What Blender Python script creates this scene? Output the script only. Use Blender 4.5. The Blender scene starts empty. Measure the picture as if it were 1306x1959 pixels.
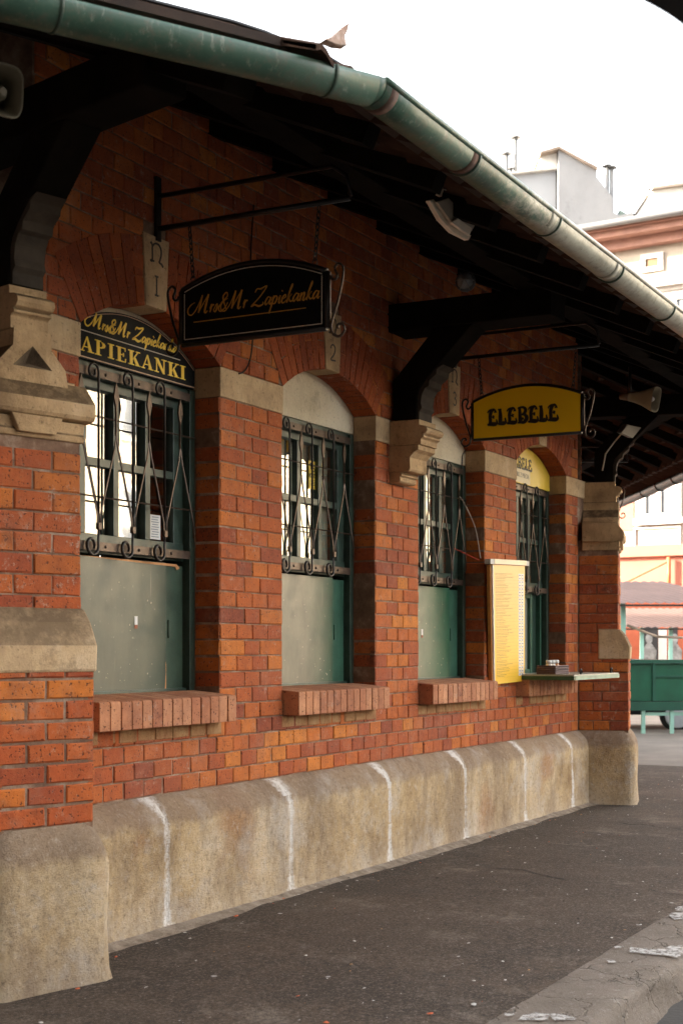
import bpy, math, random
from mathutils import Vector, noise
random.seed(7)
R = math.radians
scn = bpy.context.scene
col = scn.collection
# ------------------------------------------------------------------ camera
FPX, CXP, HYP = 2800., 653., 1240.          # focal length / principal column / horizon row in photo pixels
TH = math.atan(1475/2800.); CT, ST = math.cos(TH), math.sin(TH)
CAM = Vector((0, -3.95, 1.3))
cd = bpy.data.cameras.new('camera'); cam = bpy.data.objects.new('camera', cd); col.objects.link(cam)
cam.location = CAM; cam.rotation_euler = (R(90), 0, TH-R(90))
cd.sensor_fit = 'HORIZONTAL'; cd.sensor_width = 36; cd.lens = 36*FPX/1306
cd.shift_y = (HYP-979.5)/1306; cd.clip_start = .05; cd.clip_end = 600
cd.dof.use_dof = True; cd.dof.focus_distance = 8.0; cd.dof.aperture_fstop = 7.5
scn.camera = cam
# ------------------------------------------------------------------ light
SUN_EL, SUN_DIR = R(24), (-.48, .877)        # horizontal direction towards the sun
w = bpy.data.worlds.new('World'); scn.world = w; w.use_nodes = True
nt = w.node_tree; nt.nodes.clear()
sky = nt.nodes.new('ShaderNodeTexSky'); sky.sky_type = 'NISHITA'; sky.sun_disc = False
sky.sun_elevation = SUN_EL; sky.sun_rotation = math.atan2(SUN_DIR[0], SUN_DIR[1])
sky.air_density = 1.0; sky.dust_density = 3.0; sky.ozone_density = .6
hs = nt.nodes.new('ShaderNodeHueSaturation'); hs.inputs['Saturation'].default_value = .36
bg = nt.nodes.new('ShaderNodeBackground'); bg.inputs['Strength'].default_value = .13
ow = nt.nodes.new('ShaderNodeOutputWorld')
nt.links.new(sky.outputs[0], hs.inputs['Color']); wm = nt.nodes.new('ShaderNodeMix'); wm.data_type = 'RGBA'; wm.blend_type = 'MULTIPLY'; wm.inputs[0].default_value = 1; wm.inputs[7].default_value = (1, .955, .885, 1)
nt.links.new(hs.outputs[0], wm.inputs[6]); nt.links.new(wm.outputs[2], bg.inputs[0]); nt.links.new(bg.outputs[0], ow.inputs[0])
sd = bpy.data.lights.new('sun', 'SUN'); sd.energy = 2.2; sd.angle = R(.5); sd.color = (1, .9, .76)
so = bpy.data.objects.new('sun', sd); col.objects.link(so)
sv = Vector((SUN_DIR[0]*math.cos(SUN_EL), SUN_DIR[1]*math.cos(SUN_EL), math.sin(SUN_EL)))
so.rotation_euler = (-sv).to_track_quat('-Z', 'Y').to_euler(); so.location = (0, 0, 30)
scn.view_settings.view_transform = 'Standard'; scn.view_settings.look = 'None'
scn.view_settings.exposure = 3.65; scn.view_settings.gamma = 1
# ------------------------------------------------------------------ helpers
def ray(px, py):
    k = (px-CXP)/FPX; q = (HYP-py)/FPX
    return Vector((CT+k*ST, ST-k*CT, q))
def onplane(px, py, P, n):
    d = ray(px, py); P = Vector(P); n = Vector(n)
    return CAM + d*((P-CAM).dot(n)/d.dot(n))
class Fr:                                     # a wall frame: u along, n outward, z up
    def __init__(s, o, t, n): s.o = o; s.t = t; s.n = n
    def __call__(s, u, n, z): return (s.o[0]+s.t[0]*u+s.n[0]*n, s.o[1]+s.t[1]*u+s.n[1]*n, z)
W0 = Fr((0, 0), (1, 0), (0, -1))              # the wall with the four windows
class MB:
    def __init__(s, fr=None): s.v = []; s.f = []; s.r = []; s.m = []; s.sm = []; s.fr = fr or W0
    def add(s, vs, fs, r=.5, m=0, smooth=False, fr=True):
        b = len(s.v); F = s.fr
        s.v += [F(*p) for p in vs] if fr else [tuple(p) for p in vs]
        for f in fs: s.f.append(tuple(b+i for i in f)); s.r.append(r); s.m.append(m); s.sm.append(smooth)
    def box(s, u0, u1, n0, n1, z0, z1, r=.5, m=0):
        s.add([(u, n, z) for z in (z0, z1) for n in (n0, n1) for u in (u0, u1)],
              [(0,2,3,1),(4,5,7,6),(0,1,5,4),(2,6,7,3),(0,4,6,2),(1,3,7,5)], r, m)
    def brick(s, u0, u1, z0, z1, n, d=.03, r=None, m=0, j=.0024):
        c = .005; n += random.uniform(-.003, .0025); q = lambda: random.uniform(-j, j)
        vs = [(u0,n-d,z0),(u1,n-d,z0),(u1,n-d,z1),(u0,n-d,z1),(u0,n-c,z0),(u1,n-c,z0),(u1,n-c,z1),(u0,n-c,z1)]
        vs = [(a+q(), b, cc+q()) for a, b, cc in vs]
        vs += [(u0+c+q(),n,z0+c+q()),(u1-c+q(),n,z0+c+q()),(u1-c+q(),n,z1-c+q()),(u0+c+q(),n,z1-c+q())]
        s.add(vs, [(0,1,5,4),(1,2,6,5),(2,3,7,6),(3,0,4,7),(4,5,9,8),(5,6,10,9),(6,7,11,10),(7,4,8,11),(8,9,10,11)],
              random.random() if r is None else r, m)
    def prism(s, poly, a0, a1, ax='n', r=.5, m=0, smooth=False):
        # poly in (u,z) extruded along n ; (n,z) along u ; (u,n) along z
        k = len(poly)
        mp = {'n': lambda p, a: (p[0], a, p[1]), 'u': lambda p, a: (a, p[0], p[1]), 'z': lambda p, a: (p[0], p[1], a)}[ax]
        s.add([mp(p, a0) for p in poly]+[mp(p, a1) for p in poly],
              [tuple(range(k-1, -1, -1)), tuple(range(k, 2*k))]+[(i, (i+1) % k, k+(i+1) % k, k+i) for i in range(k)], r, m, smooth)
    def tube(s, pts, rad, seg=8, m=0, r=.5, closed=False, fr=True, flat=1.):
        P = [Vector(s.fr(*p)) if fr else Vector(p) for p in pts]; n = len(P)
        rr = rad if isinstance(rad, (list, tuple)) else [rad]*n
        b = len(s.v); up = Vector((0.13, .21, .97))
        for i, p in enumerate(P):
            t = (P[(i+1) % n]-P[i-1]) if closed else (P[min(i+1, n-1)]-P[max(i-1, 0)])
            t.normalize(); a = t.cross(up)
            if a.length < .15: a = t.cross(Vector((1, .3, 0)))
            a.normalize(); c = a.cross(t)
            for k in range(seg):
                an = 2*math.pi*k/seg
                s.v.append(tuple(p+(a*math.cos(an)*flat+c*math.sin(an))*rr[i]))
        for i in range(n if closed else n-1):
            for k in range(seg):
                i2 = (i+1) % n; k2 = (k+1) % seg
                s.f.append((b+i*seg+k, b+i*seg+k2, b+i2*seg+k2, b+i2*seg+k)); s.r.append(r); s.m.append(m); s.sm.append(seg > 5)
        if not closed:
            s.f.append(tuple(b+k for k in range(seg-1, -1, -1))); s.f.append(tuple(b+(n-1)*seg+k for k in range(seg)))
            s.r += [r, r]; s.m += [m, m]; s.sm += [False, False]
    def lathe(s, prof, c, axis=(0, 0, 1), seg=20, m=0):   # prof (radius, along) about a world axis
        ax = Vector(axis).normalized(); a = ax.orthogonal().normalized(); d = ax.cross(a); c = Vector(c); b = len(s.v)
        for rr, h in prof:
            for k in range(seg):
                an = 2*math.pi*k/seg; s.v.append(tuple(c+ax*h+(a*math.cos(an)+d*math.sin(an))*rr))
        for i in range(len(prof)-1):
            for k in range(seg):
                k2 = (k+1) % seg
                s.f.append((b+i*seg+k, b+i*seg+k2, b+(i+1)*seg+k2, b+(i+1)*seg+k)); s.r.append(.5); s.m.append(m); s.sm.append(True)
        s.f.append(tuple(b+k for k in range(seg-1, -1, -1))); s.f.append(tuple(b+(len(prof)-1)*seg+k for k in range(seg)))
        s.r += [.5, .5]; s.m += [m, m]; s.sm += [False, False]
    def build(s, name, mats, parent=None, bevel=0, **tags):
        me = bpy.data.meshes.new(name)
        off = Vector((0, 0, 0)); p = parent
        while p is not None: off += p.location; p = p.parent
        loc = Vector((0, 0, 0))
        if parent is None and s.v:
            xs = [sum(q[i] for q in s.v)/len(s.v) for i in (0, 1)]; loc = Vector((xs[0], xs[1], min(q[2] for q in s.v)))
            off = loc
        me.from_pydata([tuple(Vector(q)-off) for q in s.v], [], s.f)
        for mt in (mats if isinstance(mats, (list, tuple)) else [mats]): me.materials.append(mt)
        at = me.attributes.new('rnd', 'FLOAT', 'FACE')
        at.data.foreach_set('value', s.r)
        me.polygons.foreach_set('material_index', s.m); me.polygons.foreach_set('use_smooth', s.sm)
        me.validate(); me.update()
        o = bpy.data.objects.new(name, me); col.objects.link(o); o.location = loc; o.parent = parent
        if bevel:
            b = o.modifiers.new('bevel', 'BEVEL'); b.width = bevel; b.segments = 2; b.limit_method = 'ANGLE'; b.angle_limit = R(35)
        for k, x in tags.items(): o[k] = x
        return o
def tag(o, label, cat, group=None):
    o['label'] = label; o['category'] = cat
    if group: o['group'] = group
    return o
def empty(name, loc, label, cat, group=None):
    o = bpy.data.objects.new(name, None); col.objects.link(o); o.location = loc; o.empty_display_size = .2
    return tag(o, label, cat, group)
def spline(pts, n=8):
    out = []; P = [Vector(p) for p in pts]
    for i in range(len(P)-1):
        p0 = P[max(i-1, 0)]; p1 = P[i]; p2 = P[i+1]; p3 = P[min(i+2, len(P)-1)]
        for k in range(n):
            t = k/n
            out.append(.5*((2*p1)+(p2-p0)*t+(2*p0-5*p1+4*p2-p3)*t*t+(3*p1-p0-3*p2+p3)*t**3))
    out.append(P[-1]); return out
# ------------------------------------------------------------------ materials
def lin(r, g, b): return tuple(((c/255)/12.92 if c/255 <= .04045 else ((c/255+.055)/1.055)**2.4) for c in (r, g, b))+(1,)
class M:
    def __init__(s, name):
        s.m = bpy.data.materials.new(name); s.m.use_nodes = True; s.t = s.m.node_tree; s.n = s.t.nodes; s.l = s.t.links
        s.b = s.n['Principled BSDF']; s.tc = s.n.new('ShaderNodeTexCoord')
    def node(s, ty, **k):
        x = s.n.new(ty)
        for a, b in k.items(): setattr(x, a, b)
        return x
    def noise(s, scale, det=4, rough=.6, vec=None, stretch=None):
        x = s.n.new('ShaderNodeTexNoise'); x.inputs['Scale'].default_value = scale; x.inputs['Detail'].default_value = det; x.inputs['Roughness'].default_value = rough
        v = vec or s.tc.outputs['Object']
        if stretch:
            mp = s.n.new('ShaderNodeMapping'); mp.inputs['Scale'].default_value = stretch; s.l.new(v, mp.inputs[0]); v = mp.outputs[0]
        s.l.new(v, x.inputs['Vector']); return x.outputs['Fac']
    def ramp(s, fac, stops, interp='LINEAR'):
        x = s.n.new('ShaderNodeValToRGB'); e = x.color_ramp.elements; x.color_ramp.interpolation = interp
        while len(e) < len(stops): e.new(.5)
        for i, (p, c) in enumerate(stops):
            e[i].position = p; e[i].color = (c, c, c, 1) if isinstance(c, (int, float)) else (tuple(c)+(1,))[:4]
        s.l.new(fac, x.inputs[0]); return x.outputs[0]
    def mix(s, fac, a, b, mode='MIX'):
        x = s.n.new('ShaderNodeMix'); x.data_type = 'RGBA'; x.blend_type = mode
        for inp, v in ((x.inputs[0], fac), (x.inputs[6], a), (x.inputs[7], b)):
            if isinstance(v, (int, float)): inp.default_value = v
            elif isinstance(v, tuple): inp.default_value = (v+(1,))[:4]
            else: s.l.new(v, inp)
        return x.outputs[2]
    def math(s, op, a, b=0.):
        x = s.n.new('ShaderNodeMath'); x.operation = op
        for inp, v in ((x.inputs[0], a), (x.inputs[1], b)):
            if isinstance(v, (int, float)): inp.default_value = v
            else: s.l.new(v, inp)
        return x.outputs[0]
    def attr(s, name='rnd'):
        x = s.n.new('ShaderNodeAttribute'); x.attribute_name = name; return x.outputs['Fac']
    def sep(s, out='Object'):
        x = s.n.new('ShaderNodeSeparateXYZ'); s.l.new(s.tc.outputs[out], x.inputs[0]); return x.outputs
    def fin(s, color, rough=.8, bump=None, bs=.3, bd=.01, metal=0, spec=.5):
        for inp, v in ((s.b.inputs['Base Color'], color), (s.b.inputs['Roughness'], rough)):
            if isinstance(v, (int, float)): inp.default_value = v
            elif isinstance(v, tuple): inp.default_value = (v+(1,))[:4]
            else: s.l.new(v, inp)
        s.b.inputs['Metallic'].default_value = metal; s.b.inputs['Specular IOR Level'].default_value = spec
        if bump is not None:
            x = s.n.new('ShaderNodeBump'); x.inputs['Strength'].default_value = bs; x.inputs['Distance'].default_value = bd
            s.l.new(bump, x.inputs['Height']); s.l.new(x.outputs[0], s.b.inputs['Normal'])
        return s.m
def simple(name, c, rough=.7, var=.25, scale=8, metal=0, bs=.2, spec=.5, bd=.004):
    m = M(name); n1 = m.noise(scale); d = tuple(x*(1-var) for x in c[:3]); h = tuple(min(1, x*(1+var)) for x in c[:3])
    cc = m.ramp(n1, [(.3, d), (.7, h)]); n2 = m.noise(scale*12, 3)
    return m.fin(cc, rough, n2, bs, bd, metal, spec)
# brick
def brick_mat(name, stops, white=.35):
    m = M(name); r = m.attr()
    c = m.ramp(r, stops)
    n = m.noise(14, 5); c = m.mix(m.ramp(n, [(.35, 0.), (.75, .45)]), c, (.10, .022, .010))
    c = m.mix(m.ramp(m.noise(34, 6, .75), [(.5, 0.), (.72, .35)]), c, (.50, .17, .055))
    sp = m.noise(85, 2, .5); c = m.mix(m.ramp(sp, [(.62, 0.), (.68, .85)]), c, (.035, .012, .008))
    ef = m.noise(3.2, 6, .7); ef2 = m.noise(60, 4, .7)
    k = m.math('MULTIPLY', m.ramp(ef, [(.52, 0.), (.68, white)]), m.ramp(ef2, [(.35, .3), (.65, 1.)]))
    c = m.mix(k, c, (.42, .27, .19))
    c = m.mix(m.ramp(m.noise(1.1, 5, .65), [(.45, 0.), (.75, .5)]), c, (.20, .060, .035))
    sm = m.math('MULTIPLY', m.ramp(m.noise(19, 7, .85), [(.57, 0.), (.62, .8)]), m.ramp(m.noise(2.3, 3), [(.42, 0.), (.62, 1.)])); c = m.mix(sm, c, (.40, .27, .20))
    so_ = m.math('MULTIPLY', m.ramp(m.noise(8, 6, .75), [(.55, 0.), (.66, .7)]), m.ramp(m.noise(1.7, 3), [(.5, 0.), (.62, 1.)])); c = m.mix(so_, c, (.07, .026, .018))
    h = m.math('ADD', m.math('MULTIPLY', m.noise(38, 7, .8), 1.5), m.math('MULTIPLY', m.ramp(sp, [(.6, 1.), (.68, 0.)]), .8))
    return m.fin(c, .82, h, .55, .006, spec=.35)
BST = [(0, (.24, .050, .020)), (.10, (.32, .066, .019)), (.35, (.40, .086, .018)), (.65, (.46, .108, .018)), (.88, (.53, .145, .020)), (1, (.60, .20, .028))]
BRICK = brick_mat('red_brick', BST)
BRICKP = brick_mat('orange_pier_brick', [(0, (.32, .060, .018)), (.3, (.43, .085, .017)), (.7, (.50, .115, .018)), (1, (.62, .19, .022))], .5)
BRICKA = brick_mat('arch_brick', [(0, (.26, .048, .012)), (.5, (.36, .068, .012)), (1, (.43, .092, .014))], .1)
BRICKS = brick_mat('smooth_sill_brick', [(0, (.40, .15, .07)), (.5, (.52, .23, .11)), (1, (.60, .29, .15))], .3)
def mortar():
    m = M('mortar'); c = m.ramp(m.noise(5, 7, .75), [(.3, (.09, .045, .028)), (.5, (.20, .115, .070)), (.72, (.44, .33, .24))])
    return m.fin(c, .95, m.noise(120, 4, .7), .6, .004)
MORTAR = mortar()
def stone(name, base, dark, pale, s=1., ledge=False):
    m = M(name)
    c = m.ramp(m.noise(2.6*s, 7, .65), [(.3, dark), (.5, base), (.72, pale)])
    c = m.mix(m.ramp(m.noise(9*s, 5, .7, stretch=(1, 1, .25)), [(.48, 0.), (.75, .6)]), c, dark)
    c = m.mix(m.ramp(m.noise(60, 3, .6), [(.6, 0.), (.7, .5)]), c, tuple(x*.35 for x in dark))
    if ledge:
        gn = m.n.new('ShaderNodeNewGeometry'); sp_ = m.n.new('ShaderNodeSeparateXYZ'); m.l.new(gn.outputs['True Normal'], sp_.inputs[0])
        k = m.math('MULTIPLY', m.ramp(sp_.outputs[2], [(.25, 0.), (.45, 1.)]), m.ramp(m.noise(11, 6, .75), [(.3, .35), (.55, .95)])); c = m.mix(k, c, tuple(x*.45 for x in dark))
    c = m.mix(m.ramp(m.noise(7*s, 6, .8), [(.56, 0.), (.66, .5)]), c, tuple(x*.6 for x in dark))
    h = m.math('ADD', m.noise(70, 6, .75), m.noise(12, 5, .6))
    return m.fin(c, .9, h, .7, .010, spec=.25)
SAND = stone('sandstone', (.54, .36, .19), (.26, .165, .085), (.66, .48, .29), 1., True)
BANDM = stone('pale_band_stone', (.56, .39, .22), (.33, .22, .125), (.68, .52, .34), 1., True)
def plinth_mat():
    m = M('weathered_plinth_stone'); x, y, z = m.sep()
    c = m.ramp(m.noise(1.6, 8, .7), [(.32, (.26, .16, .08)), (.45, (.50, .36, .20)), (.57, (.62, .48, .31)), (.7, (.68, .59, .47))])
    c = m.mix(m.ramp(m.noise(16, 6, .75, stretch=(1, 1, .22)), [(.45, 0.), (.7, .55)]), c, (.52, .36, .18))
    rd_ = m.ramp(m.noise(1.3, 4, .6), [(.60, 0.), (.70, .55)]); c = m.mix(rd_, c, (.34, .15, .07))
    c = m.mix(m.ramp(m.noise(42, 6, .8), [(.58, 0.), (.70, .5)]), c, (.085, .055, .035))
    c = m.mix(m.ramp(m.noise(26, 5, .7), [(.55, 0.), (.7, .5)]), c, (.55, .50, .44))
    low = m.ramp(m.math('ADD', m.math('MULTIPLY', m.noise(3, 5), .35), z), [(.12, .75), (.36, 0.)]); c = m.mix(low, c, (.44, .36, .27))
    top = m.ramp(m.math('ADD', m.math('MULTIPLY', m.noise(9, 5), .10), z), [(.515, 0.), (.56, .75)]); c = m.mix(top, c, (.27, .19, .135))
    dv = m.ramp(m.noise(2.2, 6, .75, stretch=(1, 1, .4)), [(.46, 0.), (.62, .65)]); c = m.mix(dv, c, (.22, .155, .105))
    gy = m.ramp(m.noise(3.7, 5, .7), [(.52, 0.), (.68, .55)]); c = m.mix(gy, c, (.50, .45, .40))
    mo = m.noise(38, 7, .85); c = m.mix(m.ramp(mo, [(.37, .65), (.47, 0.)]), c, (.16, .11, .07)); c = m.mix(m.ramp(mo, [(.56, 0.), (.66, .4)]), c, (.74, .65, .54))
    jm = m.math('MULTIPLY', m.attr(), m.ramp(m.noise(30, 6, .85), [(.35, .15), (.6, 1.4)])); c = m.mix(m.ramp(jm, [(.1, 0.), (.75, .9)]), c, (.80, .77, .73))
    h = m.math('ADD', m.math('MULTIPLY', m.noise(95, 6, .8), 1.2), m.noise(18, 6, .7))
    return m.fin(c, .95, h, .9, .012, spec=.2)
PLINTH = plinth_mat()
DARKSAND = stone('dark_recess_sandstone', (.16, .115, .07), (.08, .055, .035), (.24, .18, .11), 4)  # darker sandstone, used only inside the corbel's triangular sinking
WHITEJ = stone('white_joint_filler', (.52, .48, .43), (.32, .26, .20), (.66, .63, .60), 3)
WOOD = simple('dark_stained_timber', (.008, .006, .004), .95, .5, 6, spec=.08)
WOODL = simple('carved_grey_timber', (.055, .042, .03), .8, .4, 9, spec=.2)
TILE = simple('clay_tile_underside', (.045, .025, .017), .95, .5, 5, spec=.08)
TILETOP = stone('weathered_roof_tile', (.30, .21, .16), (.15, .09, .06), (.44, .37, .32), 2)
def gutter_mat():
    m = M('peeling_green_gutter_paint'); x, y, z = m.sep()
    g = m.ramp(m.noise(3, 5), [(.3, (.018, .055, .036)), (.5, (.035, .095, .062)), (.72, (.10, .17, .125))])
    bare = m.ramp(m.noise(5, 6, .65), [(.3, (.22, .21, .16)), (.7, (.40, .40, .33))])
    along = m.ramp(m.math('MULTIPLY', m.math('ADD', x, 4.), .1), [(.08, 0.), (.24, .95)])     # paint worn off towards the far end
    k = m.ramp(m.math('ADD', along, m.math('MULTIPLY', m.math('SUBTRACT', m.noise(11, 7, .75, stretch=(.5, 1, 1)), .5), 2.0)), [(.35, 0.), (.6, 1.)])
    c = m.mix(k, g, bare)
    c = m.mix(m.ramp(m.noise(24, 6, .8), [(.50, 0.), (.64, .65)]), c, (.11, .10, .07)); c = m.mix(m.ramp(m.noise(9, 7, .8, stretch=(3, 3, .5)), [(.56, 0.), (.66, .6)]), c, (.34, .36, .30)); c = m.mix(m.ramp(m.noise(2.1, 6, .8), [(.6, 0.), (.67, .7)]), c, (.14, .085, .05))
    return m.fin(c, .42, m.noise(30, 5), .25, .004, metal=.0, spec=.6)
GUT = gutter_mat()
GUTDARK = simple('green_gutter_strap', (.03, .06, .04), .5, .3, 10)
RUST = simple('brown_rust', (.09, .045, .03), .8, .5, 20)
IRON = simple('wrought_iron', (.016, .012, .010), .38, .4, 20, metal=.3)
IRONB = simple('worn_iron_bar', (.075, .05, .035), .4, .4, 25, metal=.5)
GREENF = simple('dark_green_window_paint', (.035, .060, .045), .35, .35, 14)
GREENP = simple('green_gloss_paint', (.035, .10, .065), .35, .3, 10)
BLACK = simple('black_sign_panel', (.004, .004, .004), .55, .2, 5, spec=.12)
GOLD = simple('gold_lettering', (.95, .62, .05), .5, .08, 10)
GOLDL = simple('dull_gold_script', (.55, .26, .03), .5, .1, 10)
SILVER = simple('pale_line', (.55, .48, .38), .5, .1, 10)
YEL = simple('yellow_sign_panel', (1., .62, .004), .45, .06, 3)
YELB = simple('bright_yellow_panel', (.80, .56, .06), .4, .05, 3)
CREAMY = simple('cream_print', (.78, .66, .42), .5, .05, 3)
CREAM = stone('cream_painted_plaster', (.76, .66, .48), (.60, .49, .32), (.80, .72, .56), .7)
WHITE = simple('white_paint', (.72, .70, .66), .6, .08, 6)
PALE = simple('cream_plastic', (.30, .26, .18), .5, .1, 6)
INK = simple('dark_ink', (.02, .014, .01), .5, .1, 6)
def panel_mat(name, a, b, c3, x0, x1, flip=False):
    m = M(name); x, y, z = m.sep()
    base = m.ramp(m.noise(5, 7, .7, stretch=(1, 1, .5)), [(.3, a), (.7, b)])
    gr = m.ramp(m.math('ADD', x, m.math('MULTIPLY', m.math('SUBTRACT', m.noise(7, 5, .6), .5), .18)), [(0, 0.), (1, 1.)])
    mp = m.n.new('ShaderNodeMapRange'); mp.inputs[1].default_value = x0; mp.inputs[2].default_value = x1
    m.l.new(m.math('ADD', x, m.math('MULTIPLY', m.math('SUBTRACT', m.noise(6, 5, .6), .5), .2)), mp.inputs[0])
    c = m.mix(mp.outputs[0], base, c3)
    c = m.mix(m.ramp(m.noise(30, 6, .8), [(.62, 0.), (.68, .7)]), c, (.40, .38, .32))
    c = m.mix(m.ramp(m.noise(2.5, 6, .7), [(.5, 0.), (.7, .5)]), c, tuple(v*.45 for v in a))
    scr = m.noise(14, 3, .5, stretch=(1, 1, .06)); c = m.mix(m.ramp(scr, [(.66, 0.), (.70, .4)]), c, (.33, .32, .27))
    return m.fin(c, m.ramp(m.noise(8, 4), [(.3, .3), (.7, .48)]), m.noise(35, 5, .7, stretch=(1, 1, .15)), .15, .003)
def glass_mat():
    m = M('window_glass'); lw = m.n.new('ShaderNodeFresnel'); lw.inputs[0].default_value = 1.52
    g = m.n.new('ShaderNodeBsdfGlossy'); g.inputs['Roughness'].default_value = .03; g.inputs[0].default_value = (.95, .93, .9, 1)
    t = m.n.new('ShaderNodeBsdfTransparent'); t.inputs[0].default_value = (.8, .84, .8, 1)
    mx = m.n.new('ShaderNodeMixShader'); k = m.math('ADD', m.math('MULTIPLY', lw.outputs[0], 2.), .24)
    bp = m.n.new('ShaderNodeBump'); bp.inputs['Strength'].default_value = .05; bp.inputs['Distance'].default_value = .02
    m.l.new(m.noise(3, 2), bp.inputs['Height']); m.l.new(bp.outputs[0], g.inputs['Normal'])
    m.l.new(k, mx.inputs[0]); m.l.new(t.outputs[0], mx.inputs[1]); m.l.new(g.outputs[0], mx.inputs[2])
    m.l.new(mx.outputs[0], m.n['Material Output'].inputs[0]); return m.m
GLASS = glass_mat()
def frosted(name, c):
    m = M(name); cc = m.ramp(m.noise(4, 4, stretch=(1, 1, .3)), [(.3, tuple(v*.7 for v in c)), (.7, c)])
    return m.fin(cc, .3, None)
CURT = frosted('grey_interior_blind', (.78, .76, .64))
DARKIN = simple('dark_interior', (.02, .02, .018), .9, .3, 3)

# ------------------------------------------------------------------ the brick hall
VX1, VX2 = 4.522, 11.983
S15, C15 = math.sin(R(15)), math.cos(R(15)); S30, C30 = .5, math.cos(R(30))
WL = Fr((VX1, 0), (C30, -S30), (-S30, -C30))         # wall left of corner one (u negative)
WR_ = Fr((VX2, 0), (C30, S30), (S30, -C30))          # wall right of corner two
P1 = Fr((VX1, 0), (C15, -S15), (-S15, -C15)); P2 = Fr((VX2, 0), (C15, S15), (S15, -C15))
WC = [5.635+1.745*i for i in range(4)]; HW = .56
ZP, CO = .612, .0812; ZB0, ZB1 = 2.561, 2.711; ZTOP = 4.05
RI = .9835; ZC = 2.885-RI; RO = 1.30; AS = math.asin(HW/RI)
JN = .0062
hall = empty('market_hall', (8.25, 0, 0), 'polygonal red brick market hall with barred windows and a deep dark eave', 'building')

def course(mb, u0, u1, z0, z1, n, pat, off=0., jn=JN, m=0, cr=None):
    """fill u0..u1 with bricks; pat = list of lengths (fitted) or a number (running, offset)"""
    if isinstance(pat, (list, tuple)):
        s = (u1-u0)/sum(pat); x = u0
        for k, p in enumerate(pat):
            mb.brick(x+jn/2, x+p*s-jn/2, z0+jn/2, z1-jn/2, n, r=(cr[k] if cr else None), m=m); x += p*s
    else:
        x = u0-off
        while x < u1-.012:
            a, b = max(x, u0), min(x+pat, u1)
            if b-a > .022: mb.brick(a+jn/2, b-jn/2, z0+jn/2, z1-jn/2, n, m=m)
            x += pat
def sub_ranges(a, b, holes):
    out = [(a, b)]
    for h0, h1 in holes:
        nw = []
        for x, y in out:
            if h1 <= x or h0 >= y: nw.append((x, y)); continue
            if h0 > x: nw.append((x, h0))
            if h1 < y: nw.append((h1, y))
        out = nw
    return [(x, y) for x, y in out if y-x > .03]
wall = MB(W0)
XA, XB = 4.775, 11.73
# mortar body
wall.box(XA-.3, XB+.3, -.35, -.006, 0, .925, m=1)
edges = [XA-.3]+[e for c in WC for e in (c-HW, c+HW)]+[XB+.3]
for i in range(0, len(edges), 2): wall.box(edges[i]+(.002 if i else 0), edges[i+1]-.002, -.35, -.006, .925, 2.7, m=1)
for c in WC:
    N = 22
    for k in range(N):
        a0 = c-.8725+1.745*k/N; a1 = c-.8725+1.745*(k+1)/N
        zz = []
        for a in (a0, a1):
            d = abs(a-c); zz.append(ZC+math.sqrt(RI*RI-d*d)+.004 if d < HW else 2.7)
        if min(zz) < 2.7001 and max(zz) > 2.7001: zz = [max(zz)]*2
        wall.prism([(a0, zz[0]), (a1, zz[1]), (a1, ZTOP), (a0, ZTOP)], -.35, -.006, m=1)
i = 0; z = ZP
rowcol = {}
while z < ZTOP-.05:
    z1 = z+CO
    if i < 4: course(wall, XA, XB, z, z1, 0, .1545, off=.077*(i % 2))
    elif z1 <= ZB0+.01:
        for k in range(5):
            a = WC[k-1]+HW+.002 if k else XA; b = WC[k]-HW-.002 if k < 4 else XB
            cr = [random.random() for _ in range(4)]
            if k in (0, 4): pt = [1, 1] if i % 2 else [.5, 1, .5]
            else: pt = [1, 1, 1, 1] if i % 2 else [1.5, 1, 1.5]
            course(wall, a, b, z, z1, 0, pt, cr=cr)
            rowcol[(i, k)] = (cr[0], cr[len(pt)-1])
    else:
        if z < ZB1-.02: z = ZB1; z1 = z+CO
        holes = []
        for c in WC:
            d = RI*RI-(z-ZC)**2
            if d > 0: holes.append((c-math.sqrt(d)-.02, c+math.sqrt(d)+.02))
            dd = RO*RO-(z+CO/2-ZC)**2; holes.append((c-.09, c+.09)) if z < 3.2 else None
        for a, b in sub_ranges(XA, XB, holes):
            course(wall, a, b, z, z1, 0, .1545, off=(a-XA+.077*(i % 2)) % .1545, m=0)
    z = z1; i += 1
# plain brickwork of the two neighbouring walls, up to the corner piers
for fr, (ua, ub) in ((WL, (-7.2, -.25)), (WR_, (.25, 7.2))):
    wall.fr = fr; wall.box(ua, ub, -.35, -.006, 0, ZTOP, m=1)
    z = ZP; i = 0
    while z < ZTOP-.05:
        if not (ZB0-.01 < z+.04 < ZB1-.01): course(wall, ua, ub, z, z+CO, 0, .1545, off=.077*(i % 2))
        z += CO; i += 1
# reveals
for k, c in enumerate(WC):
    for sd, x in ((1, c+HW), (-1, c-HW)):
        wall.fr = Fr((x, 0), (0, 1), (-sd, 0)); z = ZP+CO*4; ii = 4
        while z+CO <= ZB0+.01:
            rc = rowcol.get((ii, k+1 if sd > 0 else k), (.5, .5))
            wall.brick(.004, .149, max(z, .98)+JN/2, z+CO-JN/2, .0, d=.02, r=(rc[0] if sd > 0 else rc[1])) if z+CO > 1.02 else None
            z += CO; ii += 1
# the pale mended row right under each sill
wall.build('wall', [BRICK, MORTAR], hall)
YM = stone('yellowish_mortar', (.36, .20, .09), (.24, .10, .045), (.45, .30, .16), 4)
for c in WC: patch = MB(W0); course(patch, c-HW-.015, c+HW+.015, .866, .936, .003, [1]*8, jn=.006); patch.build('mortar_patch', YM, hall, bevel=.002)

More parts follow.
